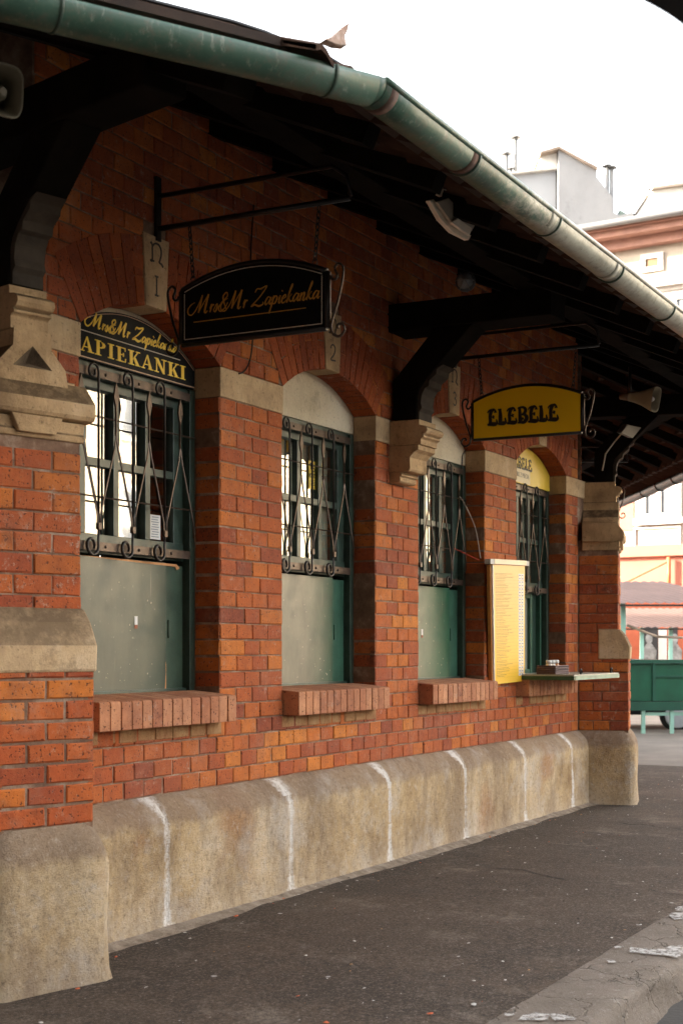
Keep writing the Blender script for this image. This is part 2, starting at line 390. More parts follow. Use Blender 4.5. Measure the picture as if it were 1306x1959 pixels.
# arches, keystones, tympana
GL_N = [[(-.5,.92),(-.42,.98),(-.36,.86)], [(-.36,.92),(-.34,.5),(-.36,0),(-.5,0),(-.2,0)], [(-.36,.78),(-.15,.98),(.15,1.0),(.34,.8),(.36,.5),(.28,.22),(.22,.04),(.40,-.02),(.52,-.14)]]
GL_D = {'1': [[(-.14,.98),(.14,.98)], [(0,.98),(0,0)], [(-.14,0),(.14,0)]],
        '2': [[(-.26,.72),(-.2,.92),(0,1),(.2,.9),(.24,.7),(.1,.4),(-.26,.02),(.3,.03)]],
        '3': [[(-.22,.86),(0,1),(.2,.85),(.16,.62),(0,.54)], [(0,.54),(.22,.44),(.26,.2),(.05,0),(-.24,.1)]],
        '4': [[(.12,0),(.12,1),(-.28,.3),(.3,.3)]]}
def strokes(mb, gl, cx, cz, sx, sz, wd, n0, n1, plane='uz', shear=0., smooth=True, nn=6, d0=.0004):
    """flat raised strokes. each stroke = list of (x,z) or (x,z,width)"""
    for k, st in enumerate(gl):
        P = [Vector((p[0], p[1], (p[2] if len(p) > 2 else 1.))) for p in st]
        P = spline(P, nn) if (smooth and len(P) > 2) else P
        pts = [Vector(((p.x+shear*p.y)*sx+cx, p.y*sz+cz)) for p in P]; ws = [p.z*wd/2 for p in P]
        L = []; Rr = []
        for i, p in enumerate(pts):
            t = (pts[min(i+1, len(pts)-1)]-pts[max(i-1, 0)])
            if t.length < 1e-9: t = Vector((1, 0))
            t.normalize(); nv = Vector((-t.y, t.x))
            L.append(p+nv*ws[i]); Rr.append(p-nv*ws[i])
        top = n1+k*d0; q = len(pts); vs = []
        for a, b in zip(L, Rr): vs += [(a.x, n0, a.y), (b.x, n0, b.y), (a.x, top, a.y), (b.x, top, b.y)]
        fs = []
        for i in range(q-1):
            o = i*4; fs += [(o+2, o+3, o+7, o+6), (o, o+2, o+6, o+4), (o+1, o+5, o+7, o+3)]
        fs += [(0, 1, 3, 2), (4*q-4, 4*q-2, 4*q-1, 4*q-3)]
        mb.add(vs, fs)
for k, c in enumerate(WC):
    kw = .083/RI; nv = 8
    def P(ang, rr): return (c+rr*math.sin(ang), ZC+rr*math.cos(ang))
    for sd in (-1, 1):
        a = MB(W0); seg = [P(sd*(kw+(AS-kw)*q/10), RI+.004) for q in range(11)]+[P(sd*(kw+(AS-kw)*q/10), RO-.004) for q in range(10, -1, -1)]
        for q in range(10):
            a.prism([seg[q], seg[q+1], seg[20-q], seg[21-q]], -.149, -.002, m=1)
        for q in range(nv):
            t0 = kw+(AS-kw)*q/nv; t1 = kw+(AS-kw)*(q+1)/nv; g = .0032/RI
            cuts = [RI, RO] if q % 2 else [RI, RI+random.choice((.13, .2, .16)), RO]
            for w_ in range(len(cuts)-1):
                r0 = cuts[w_]+(.004 if w_ else 0); r1 = cuts[w_+1]-.004
                g0, g1 = g, g*RI/RO; jj = random.uniform(-.001, .001)
                poly = [P(sd*(t0+g0), r0), P(sd*(t1-g0), r0), P(sd*(t1-g1), r1), P(sd*(t0+g1), r1)]
                a.prism(poly, -.148, .003+jj, r=random.random())
        a.build('arch', [BRICKA, MORTAR], hall, bevel=.002)
    ks = MB(W0); ks.prism([(c-.083, 2.885), (c+.083, 2.885), (c+.105, 3.22), (c-.105, 3.22)], -.15, .008)
    ko = ks.build('keystone', BANDM, hall, bevel=.004)
    nu = MB(W0); strokes(nu, GL_N, c, 3.10, .10, .085, .009, .006, .0095); strokes(nu, GL_D[str(k+1)], c, 2.945, .10, .09, .009, .006, .0095)
    nu.build('numeral', INK, ko)
# pale stone band at the springing
for k in range(5):
    bs = MB(W0)
    a = WC[k-1]+HW if k else XA-.2; b = WC[k]-HW if k < 4 else XB+.2
    bs.box(a-(.001 if k else 0), b+(.001 if k < 4 else 0), -.15, .004, ZB0, ZB1)
    bs.build('stone_band', BANDM, hall, bevel=.005)
for k, c in enumerate(WC):
    ty = MB(W0); arc = [(c+RI*1.003*math.sin(AS*q/12), ZC+RI*1.003*math.cos(AS*q/12)) for q in range(-12, 13)]
    ty.prism([(c-HW-.005, 2.605)]+arc+[(c+HW+.005, 2.605)], -.20, -.152)
    ty.build('tympanum', CREAM, hall)

# plinth of the wall: swelling profile with uneven face
def nz(p, s=1., a=1.): return noise.noise(Vector(p)*s)*a
def profile_sheet(mb, prof, u0, u1, step, amp=.006, m=0):
    k = len(prof); nu_ = max(2, int((u1-u0)/step)); vs = []
    for i in range(nu_+1):
        u = u0+(u1-u0)*i/nu_
        for q, (n, z) in enumerate(prof):
            d = nz((u, z, 3.1), 3, amp)+nz((u, z, 9.), 11, amp*.6) if 0 < q < k-1 else 0
            vs.append((u, n+d, z+ (nz((u, 5, z), 4, amp) if 0 < q < k-1 else 0)))
    fs = [(i*k+q, (i+1)*k+q, (i+1)*k+q+1, i*k+q+1) for i in range(nu_) for q in range(k-1)]
    mb.add(vs, fs, m=m, smooth=True)
PPROF = [(.13, -.02), (.115, .0), (.102, .03), (.10, .09), (.10, .16), (.10, .24), (.10, .32), (.10, .40), (.10, .455), (.098, .492), (.090, .520), (.073, .546), (.049, .572), (.023, .596), (.004, .608), (-.02, .613)]
JX = (5.589, 6.738, 7.93, 9.096, 10.235, 11.3)
def joint_mask(x, z):
    b = 0
    for j in JX:
        cx = j+nz((j, z, 7), 4, .012)-(max(0, z-.47)*.35); w_ = .012+.012*abs(nz((j, z, 2), 8))+(.05*max(0, .10-z)/.10)*.4+(max(0, z-.50)*.25)
        b = max(b, max(0, 1-abs(x-cx)/(w_*2.4))*(.72+.5*nz((j*3, z, 9), 5)))
    return min(1, b*1.25)
pl = MB(W0); profile_sheet(pl, PPROF, XA-.4, XB+.4, .012); f0 = len(pl.f)
pl.r = [joint_mask(sum(pl.v[i][0] for i in f)/4, sum(pl.v[i][2] for i in f)/4) for f in pl.f]
pl.v = [(x, y+(.007 if any(abs(x-j) < .009 for j in JX) and y < -.03 else 0), z) for x, y, z in pl.v]
pl.build('plinth', PLINTH, hall)
for fr, a, b in ((WL, -7.2, -.2), (WR_, .2, 7.2)):
    q = MB(fr); profile_sheet(q, PPROF, a, b, .06); q.r = [0]*len(q.f); q.build('plinth', PLINTH, hall)
# corner piers
def corbel(mb, n_, u_, z_=0.):
    """side profile (n,z) of the moulded stone, projecting from n_"""
    prof = [(-.02, 2.32), (.06, 2.32), (.075, 2.33), (.075, 2.352), (.068, 2.356), (.085, 2.362), (.085, 2.372), (.072, 2.378), (.078, 2.385)]
    mb.prism([(n_+a, z+z_) for a, z in prof]+[(n_-.02, 2.385+z_)], -u_*.94, u_*.94, 'u')
    mb.prism([(n_-.02, 2.386+z_), (n_+.135, 2.386+z_), (n_+.145, 2.40+z_), (n_+.142, 2.47+z_), (n_+.17, 2.50+z_), (n_+.20, 2.515+z_), (n_+.20, 2.545+z_), (n_-.02, 2.545+z_)], -u_, u_, 'u')
    mb.prism([(n_-.02, 2.546+z_), (n_+.215, 2.546+z_), (n_+.215, 2.578+z_), (n_+.222, 2.584+z_), (n_+.235, 2.590+z_), (n_+.235, 2.600+z_), (n_+.228, 2.604+z_),
              (n_+.25, 2.614+z_), (n_+.26, 2.63+z_), (n_+.255, 2.648+z_), (n_+.235, 2.660+z_), (n_+.205, 2.664+z_), (n_+.205, 2.70+z_), (n_-.02, 2.70+z_)], -u_*.98, u_*.98, 'u')
def pier(F, mir):
    root_l = 'corner pier'
    w_ = .23; nl, nu_ = .353, .268; n0 = -.06
    b = MB(F); sides = [(F, -w_+.002, w_-.002, 0)]
    # mortar cores
    b.box(-w_+.006, w_-.006, n0-.1, nl-.006, .55, 1.33, m=1); b.box(-w_+.006, w_-.006, n0-.1, nu_-.006, 1.33, 2.2, m=1)
    def sidefr(s): # side face frame: u runs along n
        o = F(s*w_, 0, 0); return Fr((o[0], o[1]), F.n, (F.t[0]*s, F.t[1]*s))
    z = ZP; i = 0; offc = {}
    while z+CO <= 2.13:
        low = z < 1.20; nf = nl if low else nu_
        if not low and z+CO*.5 < 1.46: 
            # bricks beside the offset stone on the flanks
            for s in (-1, 1):
                b.fr = sidefr(s); course(b, n0, .12, z, z+CO, 0, [1] if i % 2 else [.6, .5])
            z += CO; i += 1; continue
        b.fr = Fr(F(0, nf, 0)[:2], F.t, F.n)
        course(b, -w_+.002, w_-.002, z, z+CO, 0, [.14, .18, .14] if i % 2 else [.23, .23], jn=(.012 if low else .0065), m=2)
        for s in (-1, 1):
            b.fr = sidefr(s)
            course(b, n0, nf-.001, z, z+CO, 0, ([.19, .22] if i % 2 else [.12, .14, .16]) if low else ([1] if i % 2 else [.15, .18]))
        z += CO; i += 1
    b.fr = F
    po = b.build('pier', [BRICK, MORTAR, BRICKP], hall)
    # plinth block (rounded shoulders)
    q = MB(F); e = .06
    rings = [(e+.012, -.02), (e, .04), (e, .2), (e, .38), (e-.001, .46), (e-.008, .51), (e-.024, .555), (e-.044, .592), (.002, .608), (.0, .613)]
    vs = []; per = None
    for dd, z_ in rings:
        hw, nf = w_+dd, nl+dd; ring = []
        K = 9
        for t in range(K): ring.append((-hw, n0-.05+(nf-n0+.05)*t/K))
        for t in range(K+1): ring.append((-hw+2*hw*t/K, nf))
        for t in range(1, K+1): ring.append((hw, nf-(nf-n0+.05)*t/K))
        per = len(ring)
        for (a, c_) in ring:
            # clip the sharp corner a little and roughen
            cx = abs(a)/hw; cn = (c_-n0)/(nf-n0)
            rr_ = .022 if (cx > .99 and cn > .99) else 0
            d1 = nz((a, c_, z_), 6, .008)+nz((a, c_, z_+4), 17, .005)
            vs.append((a-math.copysign(rr_, a)+d1*(1 if cx > .99 else 0)*math.copysign(1, a), c_-rr_+(d1 if cn > .99 else 0), z_))
    fs = [(r_*per+t, r_*per+t+1, (r_+1)*per+t+1, (r_+1)*per+t) for r_ in range(len(rings)-1) for t in range(per-1)]
    fs.append(tuple((len(rings)-1)*per+t for t in range(per)))
    q.add(vs, fs, r=0, smooth=True); q.build('pier_plinth', PLINTH, po)
    # weathered offset stone at mid height
    s_ = MB(F)
    s_.prism([(.10, 1.205), (nl+.008, 1.205), (nl+.012, 1.31), (nl-.004, 1.345), (nl-.03, 1.40), (nu_+.012, 1.455), (nu_-.03, 1.462), (.10, 1.462)], -w_-.008, w_+.008, 'u')
    s_.build('offset_stone', BANDM, po, bevel=.012)
    # capping stone
    k_ = MB(F)
    k_.prism([(-.03, 2.115), (nu_+.004, 2.115), (nu_+.012, 2.135), (nu_+.004, 2.15), (nu_+.01, 2.19), (-.03, 2.19)], -w_-.008, w_+.008, 'u')
    for (u0, u1) in ((-w_-.012, -w_+.09), (-.07, .07), (w_-.09, w_+.012)): pass
    k_.prism([(nu_-.05, 2.186), (nu_+.035, 2.20), (nu_+.045, 2.215), (nu_+.045, 2.265), (nu_+.03, 2.285), (nu_-.02, 2.345), (-.03, 2.345), (-.03, 2.186)], -w_-.036, w_+.036, 'u')
    k_.box(-w_-.002, w_+.002, -.03, nu_-.045, 2.186, 2.36)
    k_.prism([(-.085, 2.13), (.085, 2.13), (.12, 2.2), (-.12, 2.2)], nu_-.02, nu_+.030)
    k_.build('cap_stone', SAND, po, bevel=.004)
    # upper corbel standing on it with triangular sinking
    c_ = MB(F); nb = nu_-.005
    tri = [(0, 2.470), (.092, 2.385), (-.092, 2.385)]
    out = [(.085, 2.53), (.09, 2.463), (.155, 2.395), (.168, 2.328), (-.168, 2.328), (-.155, 2.395), (-.09, 2.463), (-.085, 2.53)]
    quads = [[(.085, 2.53), (.09, 2.463), tri[1], tri[0]], [(.09, 2.463), (.155, 2.395), tri[1]], [(.155, 2.395), (.168, 2.328), (-.168, 2.328), (-.155, 2.395), tri[2], tri[1]],
             [(-.155, 2.395), (-.09, 2.463), tri[2]], [(-.09, 2.463), (-.085, 2.53), tri[0], tri[2]], [(-.085, 2.53), (.085, 2.53), tri[0]]]
    c_.add([(a, nb, z_) for a, z_ in out]+[(a, -.03, z_) for a, z_ in out], [(i_, (i_+1) % 8, 8+(i_+1) % 8, 8+i_) for i_ in range(8)])
    for qd in quads: c_.add([(a, nb, z_) for a, z_ in qd], [tuple(range(len(qd)))])
    c_.add([(a, nb, z_) for a, z_ in tri]+[(0, nb-.05, 2.41)], [(0, 1, 3), (1, 2, 3), (2, 0, 3)], m=1)
    g = nb-.235
    c_.prism([(-.03, 2.531), (g+.215, 2.531), (g+.215, 2.578), (g+.222, 2.584), (g+.238, 2.590), (g+.238, 2.600), (g+.226, 2.604), (g+.25, 2.612), (g+.262, 2.63), (g+.257, 2.650),
              (g+.235, 2.662), (g+.205, 2.666), (g+.205, 2.70), (-.03, 2.70)], -.088, .088, 'u')
    c_.build('corbel', [SAND, DARKSAND], po, bevel=.003)
    return po
pier(P1, 1); pier(P2, -1)
cb = MB(Fr((8.25, 0), (1, 0), (0, -1))); corbel(cb, 0., .125); cb.build('corbel', SAND, hall, bevel=.004)

# ------------------------------------------------------------------ windows
PANELS = [panel_mat('grey_green_hatch_paint', (.055, .066, .046), (.095, .104, .075), (.022, .052, .033), -.10, .55),
          panel_mat('dusty_beige_green_hatch_paint', (.085, .085, .062), (.165, .155, .11), (.010, .080, .040), -.0, .45),
          panel_mat('green_hatch_paint', (.09, .10, .07), (.15, .15, .105), (.010, .085, .042), -.35, .15),
          None]
def scroll(cx, cz, r, a0, a1, turns_dir=1, shrink=.45, n=14):
    return [(cx+math.cos(a0+(a1-a0)*t/n)*r*(1-shrink*t/n), cz+math.sin(a0+(a1-a0)*t/n)*r*(1-shrink*t/n)) for t in range(n+1)]
def window(k, c):
    wo = bpy.data.objects.new('window', None); col.objects.link(wo); wo.parent = hall; wo.location = (c-8.25, .15, 1.07)
    F = W0; d = -.15
    f = MB(F)
    for s in (-1, 1): f.box(c+s*HW-(.045 if s > 0 else 0), c+s*HW+(0 if s > 0 else .045), -.24, d, 1.07, 2.60)
    f.box(c-HW+.045, c+HW-.045, -.24, d-.012, 2.535, 2.604); f.box(c-HW+.045, c+HW-.045, -.24, d-.02, 1.07, 1.10)
    x0, x1 = c-.515, c+.515
    f.box(x0, x0+.05, -.26, -.192, 1.735, 2.535); f.box(x1-.085, x1, -.26, -.192, 1.735, 2.535)
    f.box(x0, x1, -.258, -.188, 1.735, 1.825)
    f.box(x0+.05, x1-.085, -.258, -.19, 2.495, 2.534)
    f.build('window_frame', GREENF, wo, bevel=.002)
    mu = MB(F)
    for x in (c-.30, c-.045, c+.21): mu.box(x-.021, x+.021, -.224, -.19, 1.826, 2.494)
    mu.box(x0+.051, x1-.086, -.223, -.194, 2.14, 2.178)
    for x in (c-.30, c-.045, c+.21): mu.box(x-.052, x-.030, -.245, -.235, 1.83, 2.49)
    mu.build('glazing_bars', GREENF, wo, bevel=.002)
    g = MB(F); g.add([(x0+.02, -.218, 1.81), (x1-.03, -.218, 1.81), (x1-.03, -.218, 2.51), (x0+.02, -.218, 2.51)], [(0, 1, 2, 3)])
    g.build('glass', GLASS, wo)
    ins = MB(F); ins.box(x0-.04, x1+.04, -.75, -.74, 1.0, 2.6)
    ins.box(x0-.06, x0-.045, -.74, -.27, 1.0, 2.6); ins.box(x1+.045, x1+.06, -.74, -.27, 1.0, 2.6); ins.box(x0-.04, x1+.04, -.74, -.27, 2.601, 2.62); ins.box(x0-.04, x1+.04, -.74, -.27, .98, .999)
    if k: ins.box(x0+.0, x1-.0, -.265, -.26, 1.80, 2.52, m=1)
    ins.build('interior', [DARKIN, CURT], wo)
    # lower hatch
    if k < 3:
        xm = c+.355
        h = MB(F); h.box(c-.51, xm, -.225, -.183, 1.095, 1.722); h.box(xm-.30, xm-.02, -.186, -.180, 1.076, 1.094)
        h.build('hatch_panel', PANELS[k], wo, bevel=.003)
        for zz in (1.22, 1.60):
            q = MB(F); q.box(c-.505, c-.43, -.1825, -.179, zz-.018, zz+.018); q.tube([(c-.506, -.178, zz-.03), (c-.506, -.178, zz+.03)], .006, 6)
            for uu in (c-.485, c-.448): q.lathe([(.004, 0), (.003, .002)], W0(uu, -.1792, zz), (0, -1, 0), 6)
            q.build('hinge', IRON, wo)
        q = MB(F)
        for _ in range(26):
            uu = c+random.uniform(-.45, .33); zz = random.choice((random.uniform(1.10, 1.25), random.uniform(1.1, 1.7))); ss = random.uniform(.002, .006)
            q.prism([(uu-ss, zz-ss*.6), (uu+ss*.4, zz-ss), (uu+ss, zz+ss*.5), (uu-ss*.3, zz+ss)], -.1832, -.1826)
        q.build('paint_flakes', simple('flaked_primer', (.42, .38, .30), .8, .3, 9), wo)['kind'] = 'stuff'
        s = MB(F); s.box(xm+.009, c+.513, -.225, -.192, 1.085, 1.712); s.box(xm+.002, xm+.008, -.23, -.20, 1.085, 1.72)
        s.box(xm+.025, xm+.04, -.192, -.184, 1.35, 1.44); s.build('side_panel', GREENP if k else simple('side_panel_green', (.045, .075, .05), .35, .3, 9), wo, bevel=.002)
        if k == 0:
            ch = MB(F); ch.add([(c-.36, -.1825, 1.722), (xm+.09, -.1825, 1.718), (xm+.12, -.1825, 1.70), (xm+.09, -.1825, 1.690), (xm+.08, -.1825, 1.706), (xm-.12, -.1825, 1.708), (c-.1, -.1825, 1.7145)], [(0, 1, 2, 3, 4, 5, 6)])
            ch.build('paint_chip', simple('bare_pine', (.55, .26, .10), .8, .2, 20), wo); ch = MB(F)
            ch.add([(xm-.012, -.1825, 1.10), (xm-.001, -.1825, 1.10), (xm-.001, -.1825, 1.22), (xm-.006, -.1825, 1.235), (xm-.004, -.1825, 1.18)], [(0, 1, 2, 3, 4)])
            ch.build('paint_chip', simple('bare_pine', (.55, .26, .10), .8, .2, 20), wo)
    else:
        h = MB(F)
        for a, b in ((c-.51, c-.47), (c+.26, c+.30), (c+.48, c+.513)): h.box(a, b, -.24, -.195, 1.09, 1.734)
        h.box(c-.47, c+.26, -.24, -.2, 1.09, 1.13); h.box(c-.47, c+.26, -.24, -.2, 1.70, 1.734)
        h.build('hatch_frame', GREENP, wo, bevel=.002)
        p = MB(F); p.box(c-.47, c+.26, -.228, -.222, 1.13, 1.70); p.box(c+.30, c+.48, -.235, -.23, 1.09, 1.734, m=1)
        p.build('hatch_pane', [frosted('pale_door_pane', (.26, .28, .24)), simple('dark_green_board', (.02, .045, .03), .4, .3, 9)], wo)
    # grille
    gr = bpy.data.objects.new('window_grille', None); col.objects.link(gr); gr.parent = wo; gr.location = (0, 0, 0)
    G = MB(F); yg = -.128
    for zz in (2.555, 1.765): G.box(c-.515, c+.505, yg-.022, yg-.014, zz-.02, zz+.02, m=1)
    for zz in (2.355, 1.99): G.tube([(c-.535, yg-.008, zz), (c+.545, yg-.008, zz)], .0045, 4, m=1)
    rods = [c-.524, c-.262, c, c+.262]
    for x in rods:
        top = [(x-.062+.022*math.cos(a), 2.572+.022*math.sin(a)) for a in [R(-60-300*t/9) for t in range(0, 10)]]
        pts = [(x, yg, 1.86), (x, yg, 2.555)]
        hook = [(x-.035+.035*math.cos(R(t)), yg, 2.555+.035*math.sin(R(t))) for t in range(20, 200, 22)]+\
               [(x-.046+.022*math.cos(R(t)), yg, 2.552+.022*math.sin(R(t))) for t in range(200, 400, 28)]
        G.tube(pts+hook, .0060, 7)
        lo = [(x, yg, 1.86), (x, yg, 1.775)]+[(x-.042+.042*math.cos(R(t)), yg, 1.765+.042*math.sin(R(t))) for t in range(-15, -195, -22)]+\
             [(x-.056+.027*math.cos(R(t)), yg, 1.768+.027*math.sin(R(t))) for t in range(-200, -410, -28)]
        G.tube(lo, [.0062]*3+[.0080]*(len(lo)-7)+[.0075, .007, .006, .005], 7)
        G.box(x-.010, x+.012, yg-.008, yg+.010, 1.84, 1.87, m=1)
    for q, x in enumerate((c-.393, c-.131, c+.131, c+.393)):
        G.tube([(x, yg, 2.28), (x, yg, 2.45)], .006, 4, m=1)
        lf = [(x, 2.40), (x+.008, 2.425), (x+.019, 2.462), (x+.012, 2.495), (x, 2.53), (x-.012, 2.495), (x-.019, 2.462), (x-.008, 2.425)]
        G.prism(lf, yg-.004, yg+.005, m=1)
        for s in (-1, 1):
            xe = x+s*.131-s*.011
            if abs(xe-c) > .54: xe = c+.515*s
            G.tube([(x, yg+.003, 2.285), (x+s*.014, yg+.003, 2.22), (xe-s*.02, yg+.003, 1.97), (xe-s*.002, yg+.003, 1.91), (xe, yg+.003, 1.85)], .0046, 4, m=1)
    for xr in (c-.45, c-.19, c+.07, c+.34):
        for zz in (2.555, 1.765): G.lathe([(.008, 0), (.007, .004), (.002, .007)], W0(xr, yg-.0145, zz), (0, -1, 0), 8, m=1)
    gm = G; gr2 = gm.build('window_grille', [IRON, IRONB], wo); bpy.data.objects.remove(gr)
    # sill of bricks on edge
    si = MB(F); nb = 14; sx0, sx1 = c-HW+.004, c+HW-.004
    for q in range(nb):
        a = sx0+(sx1-sx0)*q/nb; b = sx0+(sx1-sx0)*(q+1)/nb; r_ = random.random(); jj = random.uniform(-.002, .002)
        si.prism([(-.15, .94), (.1+jj, .937), (.1+jj, 1.060), (.094, 1.066), (-.15, 1.088)], a+.003, b-.003, 'u', r=r_)
    si.box(sx0+.012, sx1-.012, -.149, .092, .944, 1.056, m=1)
    si.build('window_sill', [BRICKS, simple('dark_sill_joint', (.09, .05, .035), .9, .3, 9)], wo, bevel=.004)
    return wo
wins = [window(k, c) for k, c in enumerate(WC)]

# ------------------------------------------------------------------ roof, gutter, timber
EZ, EN = 3.183, 1.75                                        # gutter axis height and distance from the wall
G1 = Vector((4.371, -EN, EZ)); V2 = Vector((VX2, 0, 0))
n3 = Vector((S30, -C30, 0)); t3 = Vector((C30, S30, 0))
b0 = V2+n3*EN; s_ = (-EN-b0.y)/t3.y; G2 = Vector((b0.x+t3.x*s_, -EN, EZ))
G0 = G1+Vector((-C30, S30, 0))*7.9; G3 = G2+t3*8.4
GR = .067
def gut(name, a, b, mats, straps):
    g = MB(); d = (b-a).normalized(); L = (b-a).length; N = max(2, int(L/.25)); side = Vector((-d.y, d.x, 0)); seg = 18
    vs = []
    for i in range(N+1):
        p = a+d*L*i/N; dz = nz((i*.31, 1, a.x), 1, .004)
        for k in range(seg+1):
            an = R(8)-R(196)*k/seg if True else 0
            # half round trough, outer lip bead at the street side
            vs.append(tuple(p+side*math.cos(an)*GR+Vector((0, 0, math.sin(an)*GR+dz))))
    fs = [(i*(seg+1)+k, i*(seg+1)+k+1, (i+1)*(seg+1)+k+1, (i+1)*(seg+1)+k) for i in range(N) for k in range(seg)]
    g.add(vs, fs, smooth=True, fr=False)
    lip = [a+d*L*i/N-side*(GR-.001)+Vector((0, 0, .004)) for i in range(N+1)]; g.tube(lip, .011, 8, fr=False)
    go = g.build(name, mats, hall); md = go.modifiers.new('t', 'SOLIDIFY'); md.thickness = .002
    for t, w_, mt, ex in straps:
        if t > L: continue
        s = MB(); vs = []
        for q, rr in enumerate((GR+.001, GR+ex, GR+ex, GR+.001)):
            p = a+d*(t+(0 if q < 2 else w_))
            for k in range(seg+1):
                an = R(10)-R(200)*k/seg; vs.append(tuple(p+side*math.cos(an)*rr+Vector((0, 0, math.sin(an)*rr))))
        s.add(vs, [(q*(seg+1)+k, q*(seg+1)+k+1, (q+1)*(seg+1)+k+1, (q+1)*(seg+1)+k) for q in range(3) for k in range(seg)], smooth=True, fr=False)
        s.build('gutter_strap', mt, go)
    return go
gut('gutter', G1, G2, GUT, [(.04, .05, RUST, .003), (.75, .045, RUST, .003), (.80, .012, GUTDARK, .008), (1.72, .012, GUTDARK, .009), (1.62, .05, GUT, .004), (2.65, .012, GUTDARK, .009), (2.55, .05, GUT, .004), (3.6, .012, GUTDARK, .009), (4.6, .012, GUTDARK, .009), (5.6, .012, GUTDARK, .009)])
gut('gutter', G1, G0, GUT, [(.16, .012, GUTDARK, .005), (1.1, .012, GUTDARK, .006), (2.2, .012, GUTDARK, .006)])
GUTZ = simple('grey_metal_gutter', (.035, .045, .038), .3, .3, 8)
gut('gutter', G2, G3, GUTZ, [(t, .02, IRON, .008) for t in (.6, 1.3, 2.0, 2.7, 3.4, 4.1, 4.8, 5.5)])
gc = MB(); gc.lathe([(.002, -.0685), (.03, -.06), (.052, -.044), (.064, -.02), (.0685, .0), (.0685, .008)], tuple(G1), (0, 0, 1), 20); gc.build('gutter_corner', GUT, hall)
rb = MB(W0)                                                  # roof planes, one per side of the hall
SL = math.tan(R(24))
RC = Vector((8.2525, 3.73*2/(2*math.tan(R(15))), 0)); RAP = RC.y   # centre of the hall
def hallpt(k, ap, z):                                        # corner k of the 12-gon with apothem ap
    an = R(-90-15+30*k); rr = ap/C15
    return Vector((RC.x+rr*math.cos(an), RC.y+rr*math.sin(an), z))
deck = MB(); AP0 = RAP+EN-.03; zt = lambda ap: EZ+.012+(AP0-ap)*SL
for k in range(12):
    a, b = hallpt(k, AP0, zt(AP0)), hallpt(k+1, AP0, zt(AP0)); c_, d_ = hallpt(k, 4, zt(4)), hallpt(k+1, 4, zt(4))
    if k in (11, 0, 1): continue
    deck.add([a, b, d_, c_], [(0, 1, 2, 3)], fr=False)
k4 = [hallpt(k, 4, zt(4)) for k in range(12)]; deck.add(k4, [tuple(range(12))], fr=False)
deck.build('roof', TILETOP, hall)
def tiled(k, name, skip=0.):                                          # wavy clay pantiles in courses
    e0, e1 = hallpt(k, AP0, 0), hallpt(k+1, AP0, 0); T = (e1-e0).normalized(); mid = (e0+e1)/2; N = (RC-mid).normalized(); m_ = MB()
    cw = .34; wv = .21; nr = 0; ap = AP0-skip
    while ap > 4.2:
        a1 = ap-cw*math.cos(R(24)); fine = ap > AP0-2.7
        def half(x): return x*math.tan(R(15))
        h0, h1 = half(ap), half(a1-.03); st = .035 if fine else .42
        nn = int(2*h0/st); vs = []
        for i in range(nn+1):
            u = -h0+2*h0*i/nn; uc = max(-h1, min(h1, u)); ph = math.sin(2*math.pi*u/wv); ph = (ph*abs(ph)**.2)*.022
            zz0, zz1 = zt(ap)+ph+.016+nz((u*2, nr, 1), 2, .012), zt(a1-.03)+ph-.006
            p0 = mid+N*(AP0-ap)+T*u; p1 = mid+N*(AP0-a1+.03)+T*uc
            vs += [(p0.x, p0.y, zz0-.02), (p0.x, p0.y, zz0), (p1.x, p1.y, zz1), (p1.x, p1.y, zz1-.016)]
        fs = []
        for i in range(nn): o = i*4; fs += [(o, o+1, o+5, o+4), (o+1, o+2, o+6, o+5), (o, o+4, o+7, o+3)]
        m_.add(vs, fs, fr=False, smooth=False)
        ap = a1; nr += 1
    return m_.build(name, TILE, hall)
for k in (11, 0, 1): tiled(k, 'roof_tiles', .36 if k == 11 else 0.)
# raised verge course over the left gutter with the broken hip tile
ve = MB(); d = (G0-G1).normalized(); ny = Vector((d.y, -d.x, 0)); ny = ny if ny.y > 0 else -ny
ga = G1+Vector((0, 0, .062))+Vector((.02, .05, 0))
prev = None; vs = []
for i in range(60):
    p = ga+d*(i*.12)+ny*.00; h = (.052+nz((i*.7, 2, 3), 1, .006))*min(1, i/3.5)-.02*(i == 0)
    ll = -ny; vs += [tuple(p), tuple(p+Vector((0, 0, h))), tuple(p-ny*.008+Vector((0, 0, h+.004))), tuple(p-ny*.004+Vector((0, 0, h+.013))), tuple(p+ny*.42+Vector((0, 0, h+.17))), tuple(p+ny*.42+Vector((0, 0, h+.10)))]
for i in range(59):
    for q in range(5): ve.f.append((i*6+q, i*6+q+1, i*6+q+7, i*6+q+6)); ve.r.append(.5); ve.m.append(1 if q in (1, 2) else 0); ve.sm.append(False)
ve.f.append((0, 1, 2, 3, 4, 5)); ve.r.append(.5); ve.m.append(0); ve.sm.append(False)
ve.v += vs
ve.build('verge_tiles', [TILETOP, simple('black_flashing', (.01, .01, .01), .6, .2, 5)], hall)
bt = MB(); q0 = G1+Vector((-.02, .03, .12))
def bp(px, py, y=-1.72): return onplane(px, py, (0, y, 0), (0, 1, 0))
pp = [bp(622, 74), bp(640, 66), bp(652, 55), bp(662, 46), bp(668, 42), bp(666, 56), bp(660, 68), bp(664, 86), bp(645, 84)]
th = Vector((.02, .035, .0)); k_ = len(pp)
bt.add([tuple(p) for p in pp]+[tuple(p+th) for p in pp], [tuple(range(k_-1, -1, -1)), tuple(range(k_, 2*k_))]+[(i, (i+1) % k_, k_+(i+1) % k_, k_+i) for i in range(k_)], fr=False)
bt.build('broken_hip_tile', stone('pale_broken_tile', (.45, .33, .27), (.26, .12, .07), (.62, .52, .47), 6), hall, bevel=.003)
